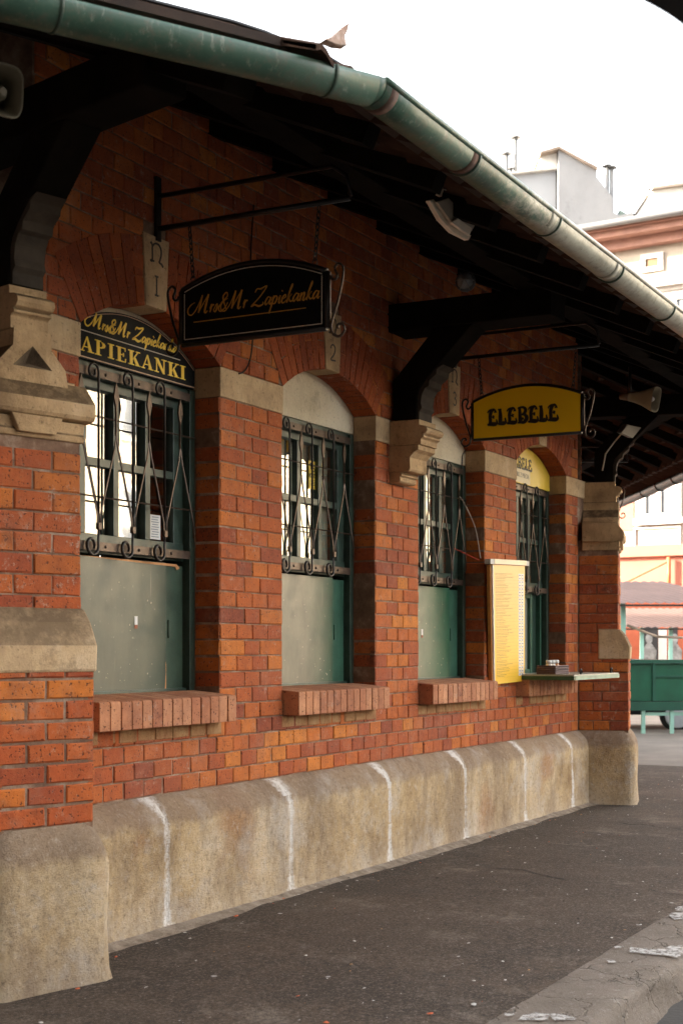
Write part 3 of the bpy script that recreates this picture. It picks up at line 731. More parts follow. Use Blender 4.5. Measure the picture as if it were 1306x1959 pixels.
# rafters, beams, braces
def beam(mb, a, b, w_, h, up=Vector((0, 0, 1))):
    a, b = Vector(a), Vector(b); t = (b-a).normalized(); s = t.cross(up).normalized(); u = s.cross(t)
    vs = [tuple(p+s*x*w_/2+u*y*h/2) for p in (a, b) for x, y in ((-1, -1), (1, -1), (1, 1), (-1, 1))]
    mb.add(vs, [(3, 2, 1, 0), (4, 5, 6, 7), (0, 1, 5, 4), (1, 2, 6, 5), (2, 3, 7, 6), (3, 0, 4, 7)], fr=False)
def zdeck(n): return zt(RAP+n)
for k, xu in enumerate([4.9+.62*i for i in range(12)]):
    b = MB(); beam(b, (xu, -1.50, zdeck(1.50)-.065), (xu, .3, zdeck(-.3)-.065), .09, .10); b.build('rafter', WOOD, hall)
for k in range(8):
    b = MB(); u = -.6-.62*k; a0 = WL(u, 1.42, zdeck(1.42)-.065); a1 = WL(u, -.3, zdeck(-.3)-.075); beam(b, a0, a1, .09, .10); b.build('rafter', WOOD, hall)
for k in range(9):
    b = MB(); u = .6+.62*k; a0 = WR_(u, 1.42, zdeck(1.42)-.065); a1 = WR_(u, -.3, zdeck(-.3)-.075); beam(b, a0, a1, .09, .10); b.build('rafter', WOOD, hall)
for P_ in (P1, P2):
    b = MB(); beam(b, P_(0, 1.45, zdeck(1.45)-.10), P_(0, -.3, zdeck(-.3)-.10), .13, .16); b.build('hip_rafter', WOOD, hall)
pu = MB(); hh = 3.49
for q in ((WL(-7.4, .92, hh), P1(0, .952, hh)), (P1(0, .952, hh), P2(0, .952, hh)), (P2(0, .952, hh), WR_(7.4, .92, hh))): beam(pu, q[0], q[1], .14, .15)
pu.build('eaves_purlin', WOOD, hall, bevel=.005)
bat = MB()
for i in range(7):
    n_ = 1.55-.3*i; z_ = zdeck(n_)-.008
    for q in ((WL(-7.4, n_, z_), P1(0, n_/C15, z_)), (P1(0, n_/C15, z_), P2(0, n_/C15, z_)), (P2(0, n_/C15, z_), WR_(7.4, n_, z_))): beam(bat, q[0], q[1], .05, .03)
bat.build('tile_battens', simple('brown_batten', (.035, .018, .010), .85, .4, 6), hall)
def knee(F, n_c, w_, zb=2.702):
    """tie beam, curved knee brace standing on the corbel"""
    t = MB(F); t.box(-w_/2, w_/2, -.2, 1.05, 3.25, 3.42); t.build('tie_beam', WOOD, hall, bevel=.008)
    b = MB(F); n0 = n_c
    b.prism([(n0-.16, zb), (n0, zb), (n0, zb+.14), (n0+.02, zb+.2), (n0+.37, 3.25), (n0+.12, 3.25), (n0-.16, 2.95)], -w_*.42, w_*.42, 'u')
    bo = b.build('brace', WOOD, hall, bevel=.008)
    c = MB(F); pr = [(n0-.02, zb+.002), (n0+.012, zb+.002), (n0+.012, zb+.05), (n0+.03, zb+.07), (n0+.022, zb+.10), (n0+.028, zb+.15), (n0+.05, zb+.19), (n0+.075, zb+.20), (n0+.08, zb+.235),
                      (n0+.125, zb+.27), (n0+.13, zb+.30), (n0+.17, zb+.325), (n0+.10, zb+.30), (n0-.02, zb+.14)]
    c.prism(pr, -w_*.36, w_*.36, 'u'); c.build('brace_carving', WOODL, bo, bevel=.003)
knee(Fr((8.25, 0), (1, 0), (0, -1)), .18, .26)
knee(P1, .22, .2); knee(P2, .22, .2)
# ------------------------------------------------------------------ lettering
SCRIPT = {
 'M': (.78, [[(-.12,.62,.5),(-.30,.52,.7),(-.42,.28,.9),(-.34,.04,1),(-.14,-.02,.9),(.06,.3,.7),(.22,.98,.6)], [(.22,.98,1.2),(.21,.5,1.7),(.20,.05,1.2)], [(.20,.05,.6),(.36,.5,.7),(.55,.98,.7)], [(.55,.98,1.2),(.53,.5,1.8),(.53,.08,1.4),(.60,0,.9),(.68,.1,.5)]]),
 'r': (.24, [[(0,.2,.5),(.05,.42,.9),(.07,.3,1.2),(.05,.0,1.2)], [(.06,.2,.6),(.13,.38,1.),(.2,.36,1.2)]]),
 's': (.24, [[(-.02,.08,.6),(.1,.42,.7),(.15,.2,1.4),(.1,.0,1.2),(0,.06,1.)]]),
 '&': (.52, [[(.46,.0,.6),(.2,.5,1.3),(.12,.78,1),(.26,.95,.9),(.34,.74,.9),(.1,.42,1.),(.0,.16,1.2),(.14,-.02,1.1),(.34,.14,.9),(.44,.42,.6)]]),
 'Z': (.70, [[(.05,.74,.6),(.12,.92,.9),(.3,.9,1.2),(.6,1.0,.9),(.36,.5,.8),(.0,.04,.9),(.16,.1,1.5),(.4,.0,1.6),(.6,.08,.8),(.56,.2,.5)]]),
 'a': (.32, [[(.22,.36,.7),(.1,.42,.9),(0,.2,1.3),(.05,.02,1.1),(.16,.14,.7),(.25,.4,.7)], [(.25,.4,1),(.23,.1,1.4),(.28,.02,.9),(.34,.12,.5)]]),
 'p': (.34, [[(-.02,.2,.5),(.08,.44,.9),(.05,.0,1.4),(.0,-.46,1.1)], [(.05,.2,.7),(.16,.42,1.),(.26,.3,1.3),(.2,.04,1.1),(.06,.04,.7)]]),
 'i': (.17, [[(0,.2,.5),(.06,.42,1.),(.05,.08,1.3),(.1,.02,.8),(.17,.14,.5)], [(.1,.62,1.4),(.12,.66,1.4)]]),
 'e': (.28, [[(.02,.2,.6),(.18,.3,.8),(.14,.43,1.),(.02,.26,1.3),(.06,.03,1.2),(.16,.02,.8),(.26,.14,.5)]]),
 'k': (.32, [[(0,.1,.5),(.14,.8,.8),(.1,.92,.8),(.05,.5,1.3),(.02,0,1.3)], [(.06,.22,.7),(.2,.42,.9),(.1,.24,.9),(.2,.04,1.2),(.32,.1,.6)]]),
 'n': (.36, [[(0,.2,.5),(.06,.42,1.),(.04,.0,1.3)], [(.05,.2,.6),(.18,.42,.9),(.22,.3,1.3),(.19,.06,1.3),(.25,.0,.8),(.34,.14,.5)]]),
 ' ': (.22, [])}
def script(mb, text, x0, x1, z0, hgt, wd, n0, n1):
    adv = []; x = 0
    for ch in text: adv.append(x); x += SCRIPT[ch][0]
    s = (x1-x0)/(x+.1)
    for ch, a in zip(text, adv):
        if SCRIPT[ch][1]: strokes(mb, SCRIPT[ch][1], x0+a*s+.02, z0, s, hgt, wd, n0, n1, shear=.22)
def serif(ch):                                               # roman capitals as polygons in a unit box
    st, th, sf = .20, .085, .07
    V = lambda x: [(x, 0), (x+st, 0), (x+st, 1), (x, 1)]
    S = lambda x, y, w_=st+.2: [(x-.1, y), (x-.1+w_, y), (x-.1+w_, y+sf), (x-.1, y+sf)]
    D = {'I': (.44, [V(.12), S(.12, 0), S(.12, .93)]),
     'P': (.72, [V(.12), S(.12, 0), [(.02,.93),(.4,.93),(.4,1),(.02,1)], [(.3,.93),(.46,.93),(.62,.86),(.68,.72),(.62,.57),(.46,.49),(.3,.49),(.3,.56),(.42,.57),(.48,.66),(.48,.79),(.42,.93)]]),
     'E': (.70, [V(.12), [(.02,0),(.64,0),(.64,sf),(.02,sf)], [(.02,.93),(.62,.93),(.62,1),(.02,1)], [(.3,.46),(.5,.46),(.5,.54),(.3,.54)], [(.57,0),(.64,0),(.67,.27),(.60,.27)], [(.55,1),(.62,1),(.62,.75),(.57,.75)], [(.45,.37),(.52,.37),(.52,.63),(.45,.63)]]),
     'K': (.80, [V(.12), S(.12, 0), S(.12, .93), [(.3,.42),(.62,.95),(.70,.95),(.36,.38)], [(.34,.50),(.46,.62),(.76,.05),(.54,.05)], [(.48,0),(.84,0),(.84,sf),(.48,sf)], [(.52,.93),(.80,.93),(.80,1),(.52,1)]]),
     'A': (.80, [[(.09,.03),(.16,.03),(.44,.9),(.40,1.0)], [(.54,.04),(.75,.04),(.46,1.02),(.38,1.0)], [(.2,.28),(.58,.28),(.56,.35),(.22,.35)], [(0,0),(.26,0),(.26,sf),(0,sf)], [(.46,0),(.84,0),(.84,sf),(.46,sf)]]),
     'N': (.86, [[(.14,0),(.22,0),(.22,1),(.14,1)], [(.66,0),(.74,0),(.74,1),(.66,1)], [(.06,1),(.28,1),(.74,.08),(.74,-.02),(.62,-.02)], S(.12, 0, .30), S(.12, .93, .2), S(.62, .93, .36)]),
     'Z': (.72, [[(.04,0),(.64,0),(.64,sf),(.04,sf)], [(.06,.93),(.64,.93),(.64,1),(.06,1)], [(.04,.05),(.26,.05),(.64,.95),(.42,.95)], [(.58,0),(.64,0),(.67,.28),(.61,.28)], [(.06,1),(.12,1),(.1,.74),(.04,.74)]])}
    return D[ch]
def romans(mb, text, x0, x1, z0, hgt, n0, n1):
    tot = sum(serif(c)[0]+.1 for c in text); s = (x1-x0)/tot; x = x0
    for c in text:
        for q, poly in enumerate(serif(c)[1]): mb.prism([(x+p[0]*s, z0+p[1]*hgt) for p in poly], n0, n1+q*.0003)
        x += (serif(c)[0]+.1)*s
BOE = {'E': (.80, [[(.18,.0,1.2),(.24,.25,1.7),(.22,.55,1.7),(.30,.85,1.8),(.48,.97,1.3),(.60,.9,1.),(.62,.76,1.6)], [(.02,.78,.5),(.14,.92,.8),(.34,.98,1.)], [(.24,.5,.7),(.44,.52,.8),(.50,.60,1.3)], [(.46,.40,.9),(.50,.5,.9)], [(.02,.03,.9),(.34,.06,1.9),(.60,.05,2.),(.74,.12,1.2),(.70,.34,.5)]]),
       'L': (.66, [[(.02,.97,.6),(.16,.92,1.2),(.26,.98,.8)], [(.17,.95,1.3),(.20,.5,2.0),(.18,.05,1.8)], [(.02,.03,.9),(.3,.06,1.9),(.48,.07,2.),(.60,.14,1.2),(.56,.40,.6)]]),
       'B': (.80, [[(.04,.93,.7),(.22,.97,1.),(.45,.97,1.2),(.62,.84,1.6),(.58,.64,1.6),(.4,.54,1.)], [(.18,.95,1.3),(.22,.5,1.8),(.20,.05,1.6)], [(.36,.54,1.),(.60,.48,1.5),(.72,.28,2.),(.56,.06,1.8),(.36,.04,1.5),(.30,.18,1.),(.40,.28,1.2),(.46,.20,.9)], [(.04,.02,.8),(.3,.03,1.2)]])}
def boek(mb, text, x0, x1, z0, hgt, wd, n0, n1):
    tot = sum(BOE[c][0] for c in text); s = (x1-x0)/tot; x = x0
    for c in text: strokes(mb, BOE[c][1], x, z0, s, hgt, wd, n0, n1, nn=5); x += BOE[c][0]*s
def font_text(txt, F, u, n, z, size, mat, parent, name='lettering', align='CENTER', sx=1., off=0.):
    cu = bpy.data.curves.new('t', 'FONT'); cu.body = txt; cu.size = size; cu.extrude = .0006; cu.align_x = align; cu.offset = off; cu.resolution_u = 2
    to = bpy.data.objects.new('t', cu); col.objects.link(to); bpy.context.view_layer.update()
    me = bpy.data.meshes.new_from_object(to.evaluated_get(bpy.context.evaluated_depsgraph_get())); m_ = MB(F)
    m_.add([(u+v.co.x*sx, n+v.co.z, z+v.co.y) for v in me.vertices], [tuple(p.vertices) for p in me.polygons])
    bpy.data.objects.remove(to); return m_.build(name, mat, parent)
# ---- signs over window one and four
e1 = empty('lunette_sign', (WC[0], .13, 2.6), 'black arched sign with gold lettering filling the top of the leftmost window', 'sign')
def lunette(c, root, mat, inset, zb):
    p = MB(W0); arc = []; Rr = RI-inset
    for q in range(-14, 15):
        arc.append((c+Rr*math.sin(AS*.965*q/14), ZC+Rr*math.cos(AS*.965*q/14)))
    p.prism([(arc[0][0], zb)]+arc+[(arc[-1][0], zb)], -.150, -.132); p.build('panel', mat, root)
    return arc
arc = lunette(WC[0], e1, BLACK, .022, 2.600); c = WC[0]
ln = MB(W0); ln.tube([(a[0]*.985+c*.015, -.131, a[1]-.008) for a in arc], .0022, 5); ln.box(c-.53, c+.53, -.132, -.1295, 2.606, 2.611); ln.build('border', simple('copper_border', (.5, .3, .18), .4, .1, 5), e1)
l2 = MB(W0); l2.box(c-.50, c+.40, -.132, -.1295, 2.724, 2.728); l2.build('rule', SILVER, e1)
t = MB(W0); script(t, 'Mrs&Mr Zapiekanka', c-.34, c+.36, 2.754, .068, .0078, -.133, -.1298); t.build('script_lettering', GOLD, e1)
t = MB(W0); romans(t, 'ZAPIEKANKI', c-.49, c+.46, 2.634, .068, -.133, -.1298); t.build('lettering', GOLD, e1)
e4 = empty('lunette_sign', (WC[3], .13, 2.6), 'yellow arched sign with dark ornate name filling the top of the rightmost window', 'sign')
lunette(WC[3], e4, YELB, .012, 2.585); c = WC[3]
t = MB(W0); t.box(c-.50, c+.08, -.132, -.1312, 2.592, 2.700); t.build('cream_field', CREAMY, e4)
t = MB(W0); boek(t, 'ELEBELE', c-.42, c+.12, 2.700, .090, .0085, -.133, -.1298); t.build('lettering', INK, e4)
font_text('ZAPIEKANKI Z PIECA', W0, c-.20, -.1305, 2.634, .052, simple('grey_ink', (.33, .27, .2), .6, .1, 5), e4, 'small_lettering')
# ---- hanging signs
def chain(mb, a, b, n=9):
    a, b = Vector(a), Vector(b); d = (b-a)/n; t = d.normalized(); s1 = t.cross(Vector((.3, 1, .2))).normalized(); s2 = t.cross(s1)
    for i in range(n):
        s = s1 if i % 2 else s2; c0 = a+d*(i+.5); L = d.length*.66
        mb.tube([tuple(c0+t*math.cos(q*math.pi/4)*L+s*math.sin(q*math.pi/4)*.0085) for q in range(8)], .0032, 5, closed=True, fr=False)
def hang_sign(F, kind, label):
    """F: u = along wall normal outward (sign width), n = towards the viewer (-wall direction)"""
    o = F(.52, 0, 2.69); root = empty('hanging_sign', o, label, 'sign', 'signs hung on chains under the eave')
    a0, a1, zb, zs, zpk = .145, .905, 2.703, 2.953, 3.035
    def top(u, off=0): t = (u-(a0+a1)/2)/((a1-a0)/2); return zs+off+(zpk-zs)*(1-t*t)
    N = 16; us = [a0+(a1-a0)*i/N for i in range(N+1)]
    bd = MB(F); bd.prism([(a0, zb)]+[(a1, zb)]+[(u, top(u)) for u in reversed(us)], -.010, .010); bd.build('board', BLACK if kind == 'm' else YEL, root)
    f = MB(F); loop = [(a0, 0, zb)]+[(a1, 0, zb)]+[(u, 0, top(u)) for u in reversed(us)]
    f.tube([(a0, 0, zb), (a1, 0, zb)], .013, 6); f.tube([(a0, 0, zb), (a0, 0, zs)], .013, 6); f.tube([(a1, 0, zb), (a1, 0, zs)], .013, 6)
    f.tube([(u, 0, top(u)) for u in us], .014, 6); f.build('sign_frame', IRON, root)
    if kind == 'm':
        b2 = MB(F); e_ = .020; uu = [a0+e_+(a1-a0-2*e_)*i/N for i in range(N+1)]
        for q in (1, -1):
            b2.tube([(u, q*.0115, top(u, -e_)) for u in uu], .0022, 4); b2.tube([(a0+e_, q*.0115, zb+e_), (a1-e_, q*.0115, zb+e_)], .0022, 4)
            for u in (a0+e_, a1-e_): b2.tube([(u, q*.0115, zb+e_), (u, q*.0115, zs-e_)], .0022, 4)
        b2.build('border', SILVER, root)
    for s, u in ((-1, a0), (1, a1)):
        sc = MB(F)
        p = [(u+s*(.045+.03*math.cos(R(t))), 0, 2.945+.028*math.sin(R(t))) for t in (180, 250, 320, 390, 450)]
        zt_ = 2.95
        pts = [(u+s*(.040+.022*math.cos(R(t))), 0, zt_-.012+.022*math.sin(R(t))) for t in range(180, 470, 30)]
        pts = [(u+s*.020, 0, zt_-.02), (u+s*.026, 0, zt_-.034), (u+s*.042, 0, zt_-.036), (u+s*.05, 0, zt_-.018), (u+s*.038, 0, zt_+.012), (u+s*.055, 0, zt_+.030), (u+s*.078, 0, zt_+.014), (u+s*.078, 0, zt_-.03),
               (u+s*.055, 0, zt_-.13), (u+s*.028, 0, 2.745), (u+s*.020, 0, 2.705), (u+s*.032, 0, 2.672), (u+s*.062, 0, 2.662), (u+s*.086, 0, 2.684), (u+s*.078, 0, 2.712), (u+s*.056, 0, 2.714), (u+s*.052, 0, 2.696)]
        sc.tube(spline(pts, 4), .0062, 6); sc.tube([(u+s*.014, 0, 2.72), (u+s*.014, 0, 2.95)], .005, 5); sc.build('scroll', IRONB if s > 0 else IRON, root)
    for side in (1, -1):
        Fs = F if side == 1 else Fr(F(a0+a1, 0, 0)[:2], (-F.t[0], -F.t[1]), (-F.n[0], -F.n[1]))
        t = MB(Fs)
        if kind == 'm':
            script(t, 'Mrs&Mr Zapiekanka', a0+.055, a1-.045, 2.835, .085, .0050, .0105, .0125); t.prism([(a0+.07, 2.796), (a1-.10, 2.799), (a1-.10, 2.8025), (a0+.07, 2.8005)], .0105, .0122)
        else: boek(t, 'ELEBELE', a0+.105, a1-.155, 2.79, .105, .0135, .0105, .0125)
        t.build('lettering', GOLDL if kind == 'm' else INK, root)
    for u in (a0+.06, a1-.06):
        ch = MB(F)
        ch.tube([(u+.012*math.cos(q*math.pi/4), 0, top(u)+.024+.014*math.sin(q*math.pi/4)) for q in range(8)], .003, 5, closed=True)
        chain(ch, F(u, 0, top(u)+.032), F(u-.02 if u < .5 else u+.02, 0, 3.245))
        ch.build('chain', IRON, root)
    o2 = F(0, 0, 3.2); br = empty('sign_bracket', o2, label.replace('hanging', 'bracket').split(' hung')[0], 'bracket', 'iron brackets carrying the hanging signs')
    b = MB(F); b.box(0, .016, -.018, .018, 3.20, 3.50); b.build('wall_plate', IRON, br)
    b = MB(F); b.tube([(.01, 0, 3.258), (1.02, 0, 3.258)], .013, 6); b.build('lower_arm', IRON, br)
    b = MB(F); b.tube([(.01, 0, 3.41), (.93, 0, 3.41), (1.0, 0, 3.36), (1.02, 0, 3.265)], .011, 6); b.build('upper_arm', IRON, br)
    return root, br
def signfr(x, F=None): return Fr((x, 0), (0, -1), (-1, 0))
r1, k1 = hang_sign(signfr(WC[0]+.01), 'm', 'black hanging sign with gold script over the leftmost window'); k1['label'] = 'dark two-armed iron bracket above the black hanging sign'
r2, k2 = hang_sign(signfr(WC[2]+.0), 'y', 'yellow hanging sign with black ornate lettering in front of the third window'); k2['label'] = 'dark two-armed iron bracket above the yellow hanging sign'
oo = WR_(2.858, 0, 0)
r3, k3 = hang_sign(Fr(oo[:2], WR_.n, (-WR_.t[0], -WR_.t[1])), 'y', 'yellow sign mostly hidden behind the far corner pier, only its edge scroll showing'); k3['label'] = 'iron bracket of the half hidden sign beyond the far corner pier'
# thin cable hanging on the wall beside window one
cb_ = MB(W0); cb_.tube(spline([(6.50, .012, 3.6), (6.47, .012, 3.3), (6.49, .014, 3.0), (6.47, .015, 2.82), (6.42, .012, 2.73), (6.36, .01, 2.70)], 5), .004, 5)
tag(cb_.build('cable', IRON), 'thin black cable running down the brick wall behind the black hanging sign', 'cable')
cb_ = MB(W0); cb_.tube(spline([(9.665, -.10, 2.76), (9.655, -.13, 2.72), (9.62, -.145, 2.67), (9.61, -.145, 2.58)], 5), .004, 5)
tag(cb_.build('cable', IRON), 'short black cable looping over the pale lunette of the third window', 'cable')
# ---- camera notice in window two
cs = empty('notice', (7.575, .245, 2.235), 'small yellow surveillance notice behind the second window grille', 'notice')
p = MB(W0); p.box(7.495, 7.655, -.216, -.214, 2.235, 2.40); p.build('sheet', YELB, cs)
font_text('OBIEKT', W0, 7.60, -.2135, 2.338, .036, INK, cs, 'lettering', off=.0008)
font_text('MONITOROWANY', W0, 7.577, -.2135, 2.302, .036, INK, cs, 'lettering', sx=.52, off=.0008)
p = MB(W0); p.prism([(7.505, 2.385), (7.53, 2.394), (7.555, 2.378), (7.55, 2.368), (7.515, 2.366)], -.2135, -.212); p.box(7.515, 7.525, -.2135, -.212, 2.372, 2.35)
for i_ in range(4): p.box(7.512, 7.645 if i_ != 3 else 7.60, -.2135, -.2125, 2.285-.009*i_, 2.288-.009*i_)
p.box(7.62, 7.648, -.2135, -.212, 2.245, 2.262); p.build('camera_symbol', INK, cs)
# small paper in window one and stickers on the hatches
nt_ = empty('paper_note', (5.93, .245, 1.83), 'small white printed note behind the leftmost window glass', 'note')
p = MB(W0); p.box(5.895, 5.985, -.216, -.214, 1.835, 1.955); p.build('sheet', WHITE, nt_)
p = MB(W0)
for i_ in range(9): p.box(5.905+.004*(i_ % 3), 5.97-.006*(i_ % 2), -.2135, -.213, 1.845+.012*i_, 1.850+.012*i_)
p.build('print', simple('grey_print', (.25, .27, .28), .6, .2, 30), nt_)
def sticker(px, py, label, w_=.024, h=.045, y=.182):
    P_ = onplane(px, py, (0, y, 0), (0, 1, 0)); e = empty('sticker', (P_.x, y, P_.z), label, 'sticker')
    m_ = MB(W0); m_.box(P_.x-w_/2, P_.x+w_/2, -y, -y+.001, P_.z-h/2, P_.z+h/2); m_.build('label_paper', WHITE, e)
    m_ = MB(W0); m_.box(P_.x-w_/2, P_.x+w_/2, -y, -y+.0014, P_.z-h/2-.014, P_.z-h/2+.004); m_.build('torn_edge', simple('rusty_tear', (.30, .10, .05), .8, .3, 30), e)
sticker(260, 1188, 'tiny white sticker in the middle of the grey leftmost hatch')
sticker(807, 1210, 'tiny white sticker on the green hatch of the third window')
# ---- menu board
mb_ = empty('menu_board', (10.0, -.04, 1.04), 'tall yellow menu board with price squares hanging crooked on the brick pier', 'menu board')
tl = (9.665, 1.905); tr = (10.30, 1.925); bl = (9.775, 1.04); br = (10.375, 1.052)
def mq(s, t, n): # s across, t down
    a = tuple(tl[i]+(tr[i]-tl[i])*s for i in (0, 1)); b = tuple(bl[i]+(br[i]-bl[i])*s for i in (0, 1)); return (a[0]+(b[0]-a[0])*t, n+.03*(1-t), a[1]+(b[1]-a[1])*t)
def mquad(m_, s0, s1, t0, t1, n0, n1):
    vs = [mq(s, t, n) for n in (n0, n1) for s, t in ((s0, t0), (s1, t0), (s1, t1), (s0, t1))]
    m_.add(vs, [(3, 2, 1, 0), (4, 5, 6, 7), (0, 1, 5, 4), (1, 2, 6, 5), (2, 3, 7, 6), (3, 0, 4, 7)])
def menu_yel():
    m = M('printed_yellow_sheet'); x, y, z = m.sep()
    c = m.ramp(m.math('ADD', z, m.math('MULTIPLY', m.noise(2, 3), .1)), [(.3, (.80, .47, .03)), (.8, (.78, .49, .13))])
    return m.fin(c, .45, None)
m_ = MB(W0); mquad(m_, 0, 1, .012, 1, .012, .040); m_.build('board', menu_yel(), mb_)
m_ = MB(W0); mquad(m_, -.022, -.002, .02, 1.0, .008, .043); m_.build('side_strip', WHITE, mb_)
m_ = MB(W0); mquad(m_, -.05, -.024, .02, 1.0, .004, .030); m_.build('wood_strip', simple('orange_wood_edge', (.50, .20, .04), .6, .2, 6), mb_)
CLIP = simple('grey_clip', (.45, .42, .38), .5, .1, 8)
for q in ((-.12, 0.), (1.0, 1.09)): m_ = MB(W0); mquad(m_, q[0], q[1], -.028, .012, .008, .052); m_.build('end_cap', CLIP, mb_)
m_ = MB(W0); mquad(m_, .0, 1.0, -.030, .010, .010, .054); m_.build('header_bar', CREAMY, mb_)
m_ = MB(W0); mquad(m_, .0, 1.06, .010, .014, .010, .050); m_.build('red_line', simple('red_brown_line', (.45, .12, .04), .6, .1, 8), mb_)
m_ = MB(W0); rows = 30
for i_ in range(rows):
    t0 = .085+.87*i_/rows
    for q in range(2):
        L = random.uniform(.22, .5) if q else random.uniform(.3, .62)
        s0 = .06+random.uniform(0, .02)
        while s0 < L:
            w2 = random.uniform(.02, .06); mquad(m_, s0, min(L, s0+w2), t0+.011*q, t0+.011*q+.0042, .040, .0407); s0 += w2+.012
    mquad(m_, .06, .78, t0+.024, t0+.0248, .040, .0404)
m_.build('menu_text', simple('brown_menu_print', (.36, .20, .045), .6, .15, 20), mb_)
m_ = MB(W0)
for i_ in range(rows):
    t0 = .083+.87*i_/rows
    for s0 in (.79, .88): mquad(m_, s0, s0+.078, t0, t0+.024, .040, .0408)
m_.build('price_squares', simple('white_price_label', (.74, .72, .70), .5, .04, 9), mb_)
m_ = MB(W0)
for i_ in range(rows):
    t0 = .083+.87*i_/rows
    for s0 in (.79, .88): mquad(m_, s0+.018, s0+.034, t0+.007, t0+.017, .0409, .0413); mquad(m_, s0+.042, s0+.056, t0+.007, t0+.017, .0409, .0413)
m_.build('prices', INK, mb_)
class FM:
    def __call__(s, u, n, z): return mq(u, z, n)
m_ = MB(W0); m_.fr = lambda u, n, z: mq(u, 1-z, n)
boek(m_, 'ELEBELE', .42, .76, .935, .035, .0055, .0405, .0415); m_.build('heading', simple('dark_red_ink', (.22, .06, .03), .6, .1, 5), mb_)
# wires holding it
m_ = MB(W0); a = onplane(883, 955, (0, .13, 0), (0, 1, 0)); b = onplane(919, 1068, (0, -.06, 0), (0, 1, 0)); mid = onplane(908, 1008, (0, .03, 0), (0, 1, 0))
m_.tube(spline([a-Vector((.06, 0, -.004)), a, mid, b], 6), .0035, 5, fr=False); tag(m_.build('wire', simple('pale_wire', (.45, .38, .3), .5, .1, 9)), 'pale wire tying the menu board to the third window grille', 'wire')
m_ = MB(W0); a = onplane(868, 1049, (0, .12, 0), (0, 1, 0)); b = onplane(916, 1072, (0, -.03, 0), (0, 1, 0)); m_.tube([a, b], .0035, 5, fr=False)
tag(m_.build('wire', simple('red_wire', (.40, .05, .03), .5, .1, 9)), 'thin red wire from the third window grille to the menu board', 'wire')
# ---- serving shelf with condiments
sh = empty('serving_shelf', (10.86, -.2, 1.06), 'green edged drop shelf open below the rightmost window', 'shelf')
m_ = MB(W0); m_.box(10.305, 11.40, -.14, .45, 1.093, 1.103, m=0); m_.build('shelf_top', simple('pale_shelf_top', (.35, .33, .27), .35, .2, 8), sh)
m_ = MB(W0); m_.box(10.305, 10.33, -.14, .452, 1.062, 1.092); m_.build('edge_rail', simple('dark_green_edge', (.02, .07, .035), .35, .3, 9), sh)
m_ = MB(W0); m_.box(10.331, 11.41, .425, .454, 1.063, 1.092); m_.box(11.385, 11.41, -.14, .424, 1.063, 1.092); m_.build('front_rail', simple('lighter_green_edge', (.20, .27, .19), .5, .3, 9), sh)  # front and far rails in a lighter green than the near side rail
for x in (10.52, 11.27):
    m_ = MB(W0); m_.tube([(x+.02*math.cos(q*math.pi/5), .432, 1.122+.02*math.sin(q*math.pi/5)) for q in range(10)], .006, 6, closed=True); m_.build('ring_eye', IRON, sh)
bk = onplane(1052, 1272, (0, -.20, 0), (0, 1, 0)); bx, by = bk.x, -.22
def wick():
    m = M('brown_wicker'); x = m.n.new('ShaderNodeTexWave'); x.wave_type = 'BANDS'; x.bands_direction = 'Z'; x.inputs['Scale'].default_value = 40; x.inputs['Distortion'].default_value = 3
    m.l.new(m.tc.outputs['Object'], x.inputs['Vector']); c = m.ramp(x.outputs['Fac'], [(.2, (.05, .025, .025)), (.8, (.17, .10, .09))]); return m.fin(c, .7, x.outputs['Fac'], .6, .006)
m_ = MB(W0); z0 = 1.1035
for (u0, u1, n0, n1) in ((bx-.15, bx+.15, -by-.07, -by-.06), (bx-.15, bx+.15, -by+.06, -by+.07), (bx-.15, bx-.14, -by-.06, -by+.06), (bx+.14, bx+.15, -by-.06, -by+.06)): m_.box(u0, u1, n0, n1, z0, z0+.062)
m_.box(bx-.14, bx+.14, -by-.06, -by+.06, z0, z0+.006)
for r_ in range(5):
    for (a_, b_) in (((bx-.152, -by+.072), (bx+.152, -by+.072)), ((bx-.152, -by-.072), (bx-.152, -by+.072))):
        m_.tube([(a_[0], a_[1], z0+.007+.0135*r_), (b_[0], b_[1], z0+.007+.0135*r_)], .006, 5)
tag(m_.build('basket', wick()), 'small brown wicker basket on the green edged serving shelf', 'basket')
for i_, dx in enumerate((-.085, -.01, .075)):
    e = empty('shaker', (bx+dx, by, z0+.006), ['glass shaker with spoon, leftmost in the wicker basket', 'glass shaker in the middle of the wicker basket', 'glass shaker with orange spice, rightmost in the wicker basket'][i_], 'shaker', 'shakers in the wicker basket')
    m_ = MB(); m_.lathe([(.022, 0), (.024, .01), (.024, .06), (.02, .075)], (bx+dx, by, z0+.0065), seg=14); m_.build('jar', simple(['pale_salt', 'grey_pepper', 'orange_spice'][i_], [(.6, .5, .4), (.5, .42, .35), (.5, .2, .06)][i_], .2, .1, 9), e)
    m_ = MB(); m_.lathe([(.023, .0755), (.023, .095), (.017, .100)], (bx+dx, by, z0+.0065), seg=14); m_.build('lid', WHITE, e)
    if i_ == 0: m_ = MB(); m_.tube([(bx+dx, by, z0+.09), (bx+dx-.035, by, z0+.135)], .003, 5, fr=False); m_.build('spoon', IRONB, e)
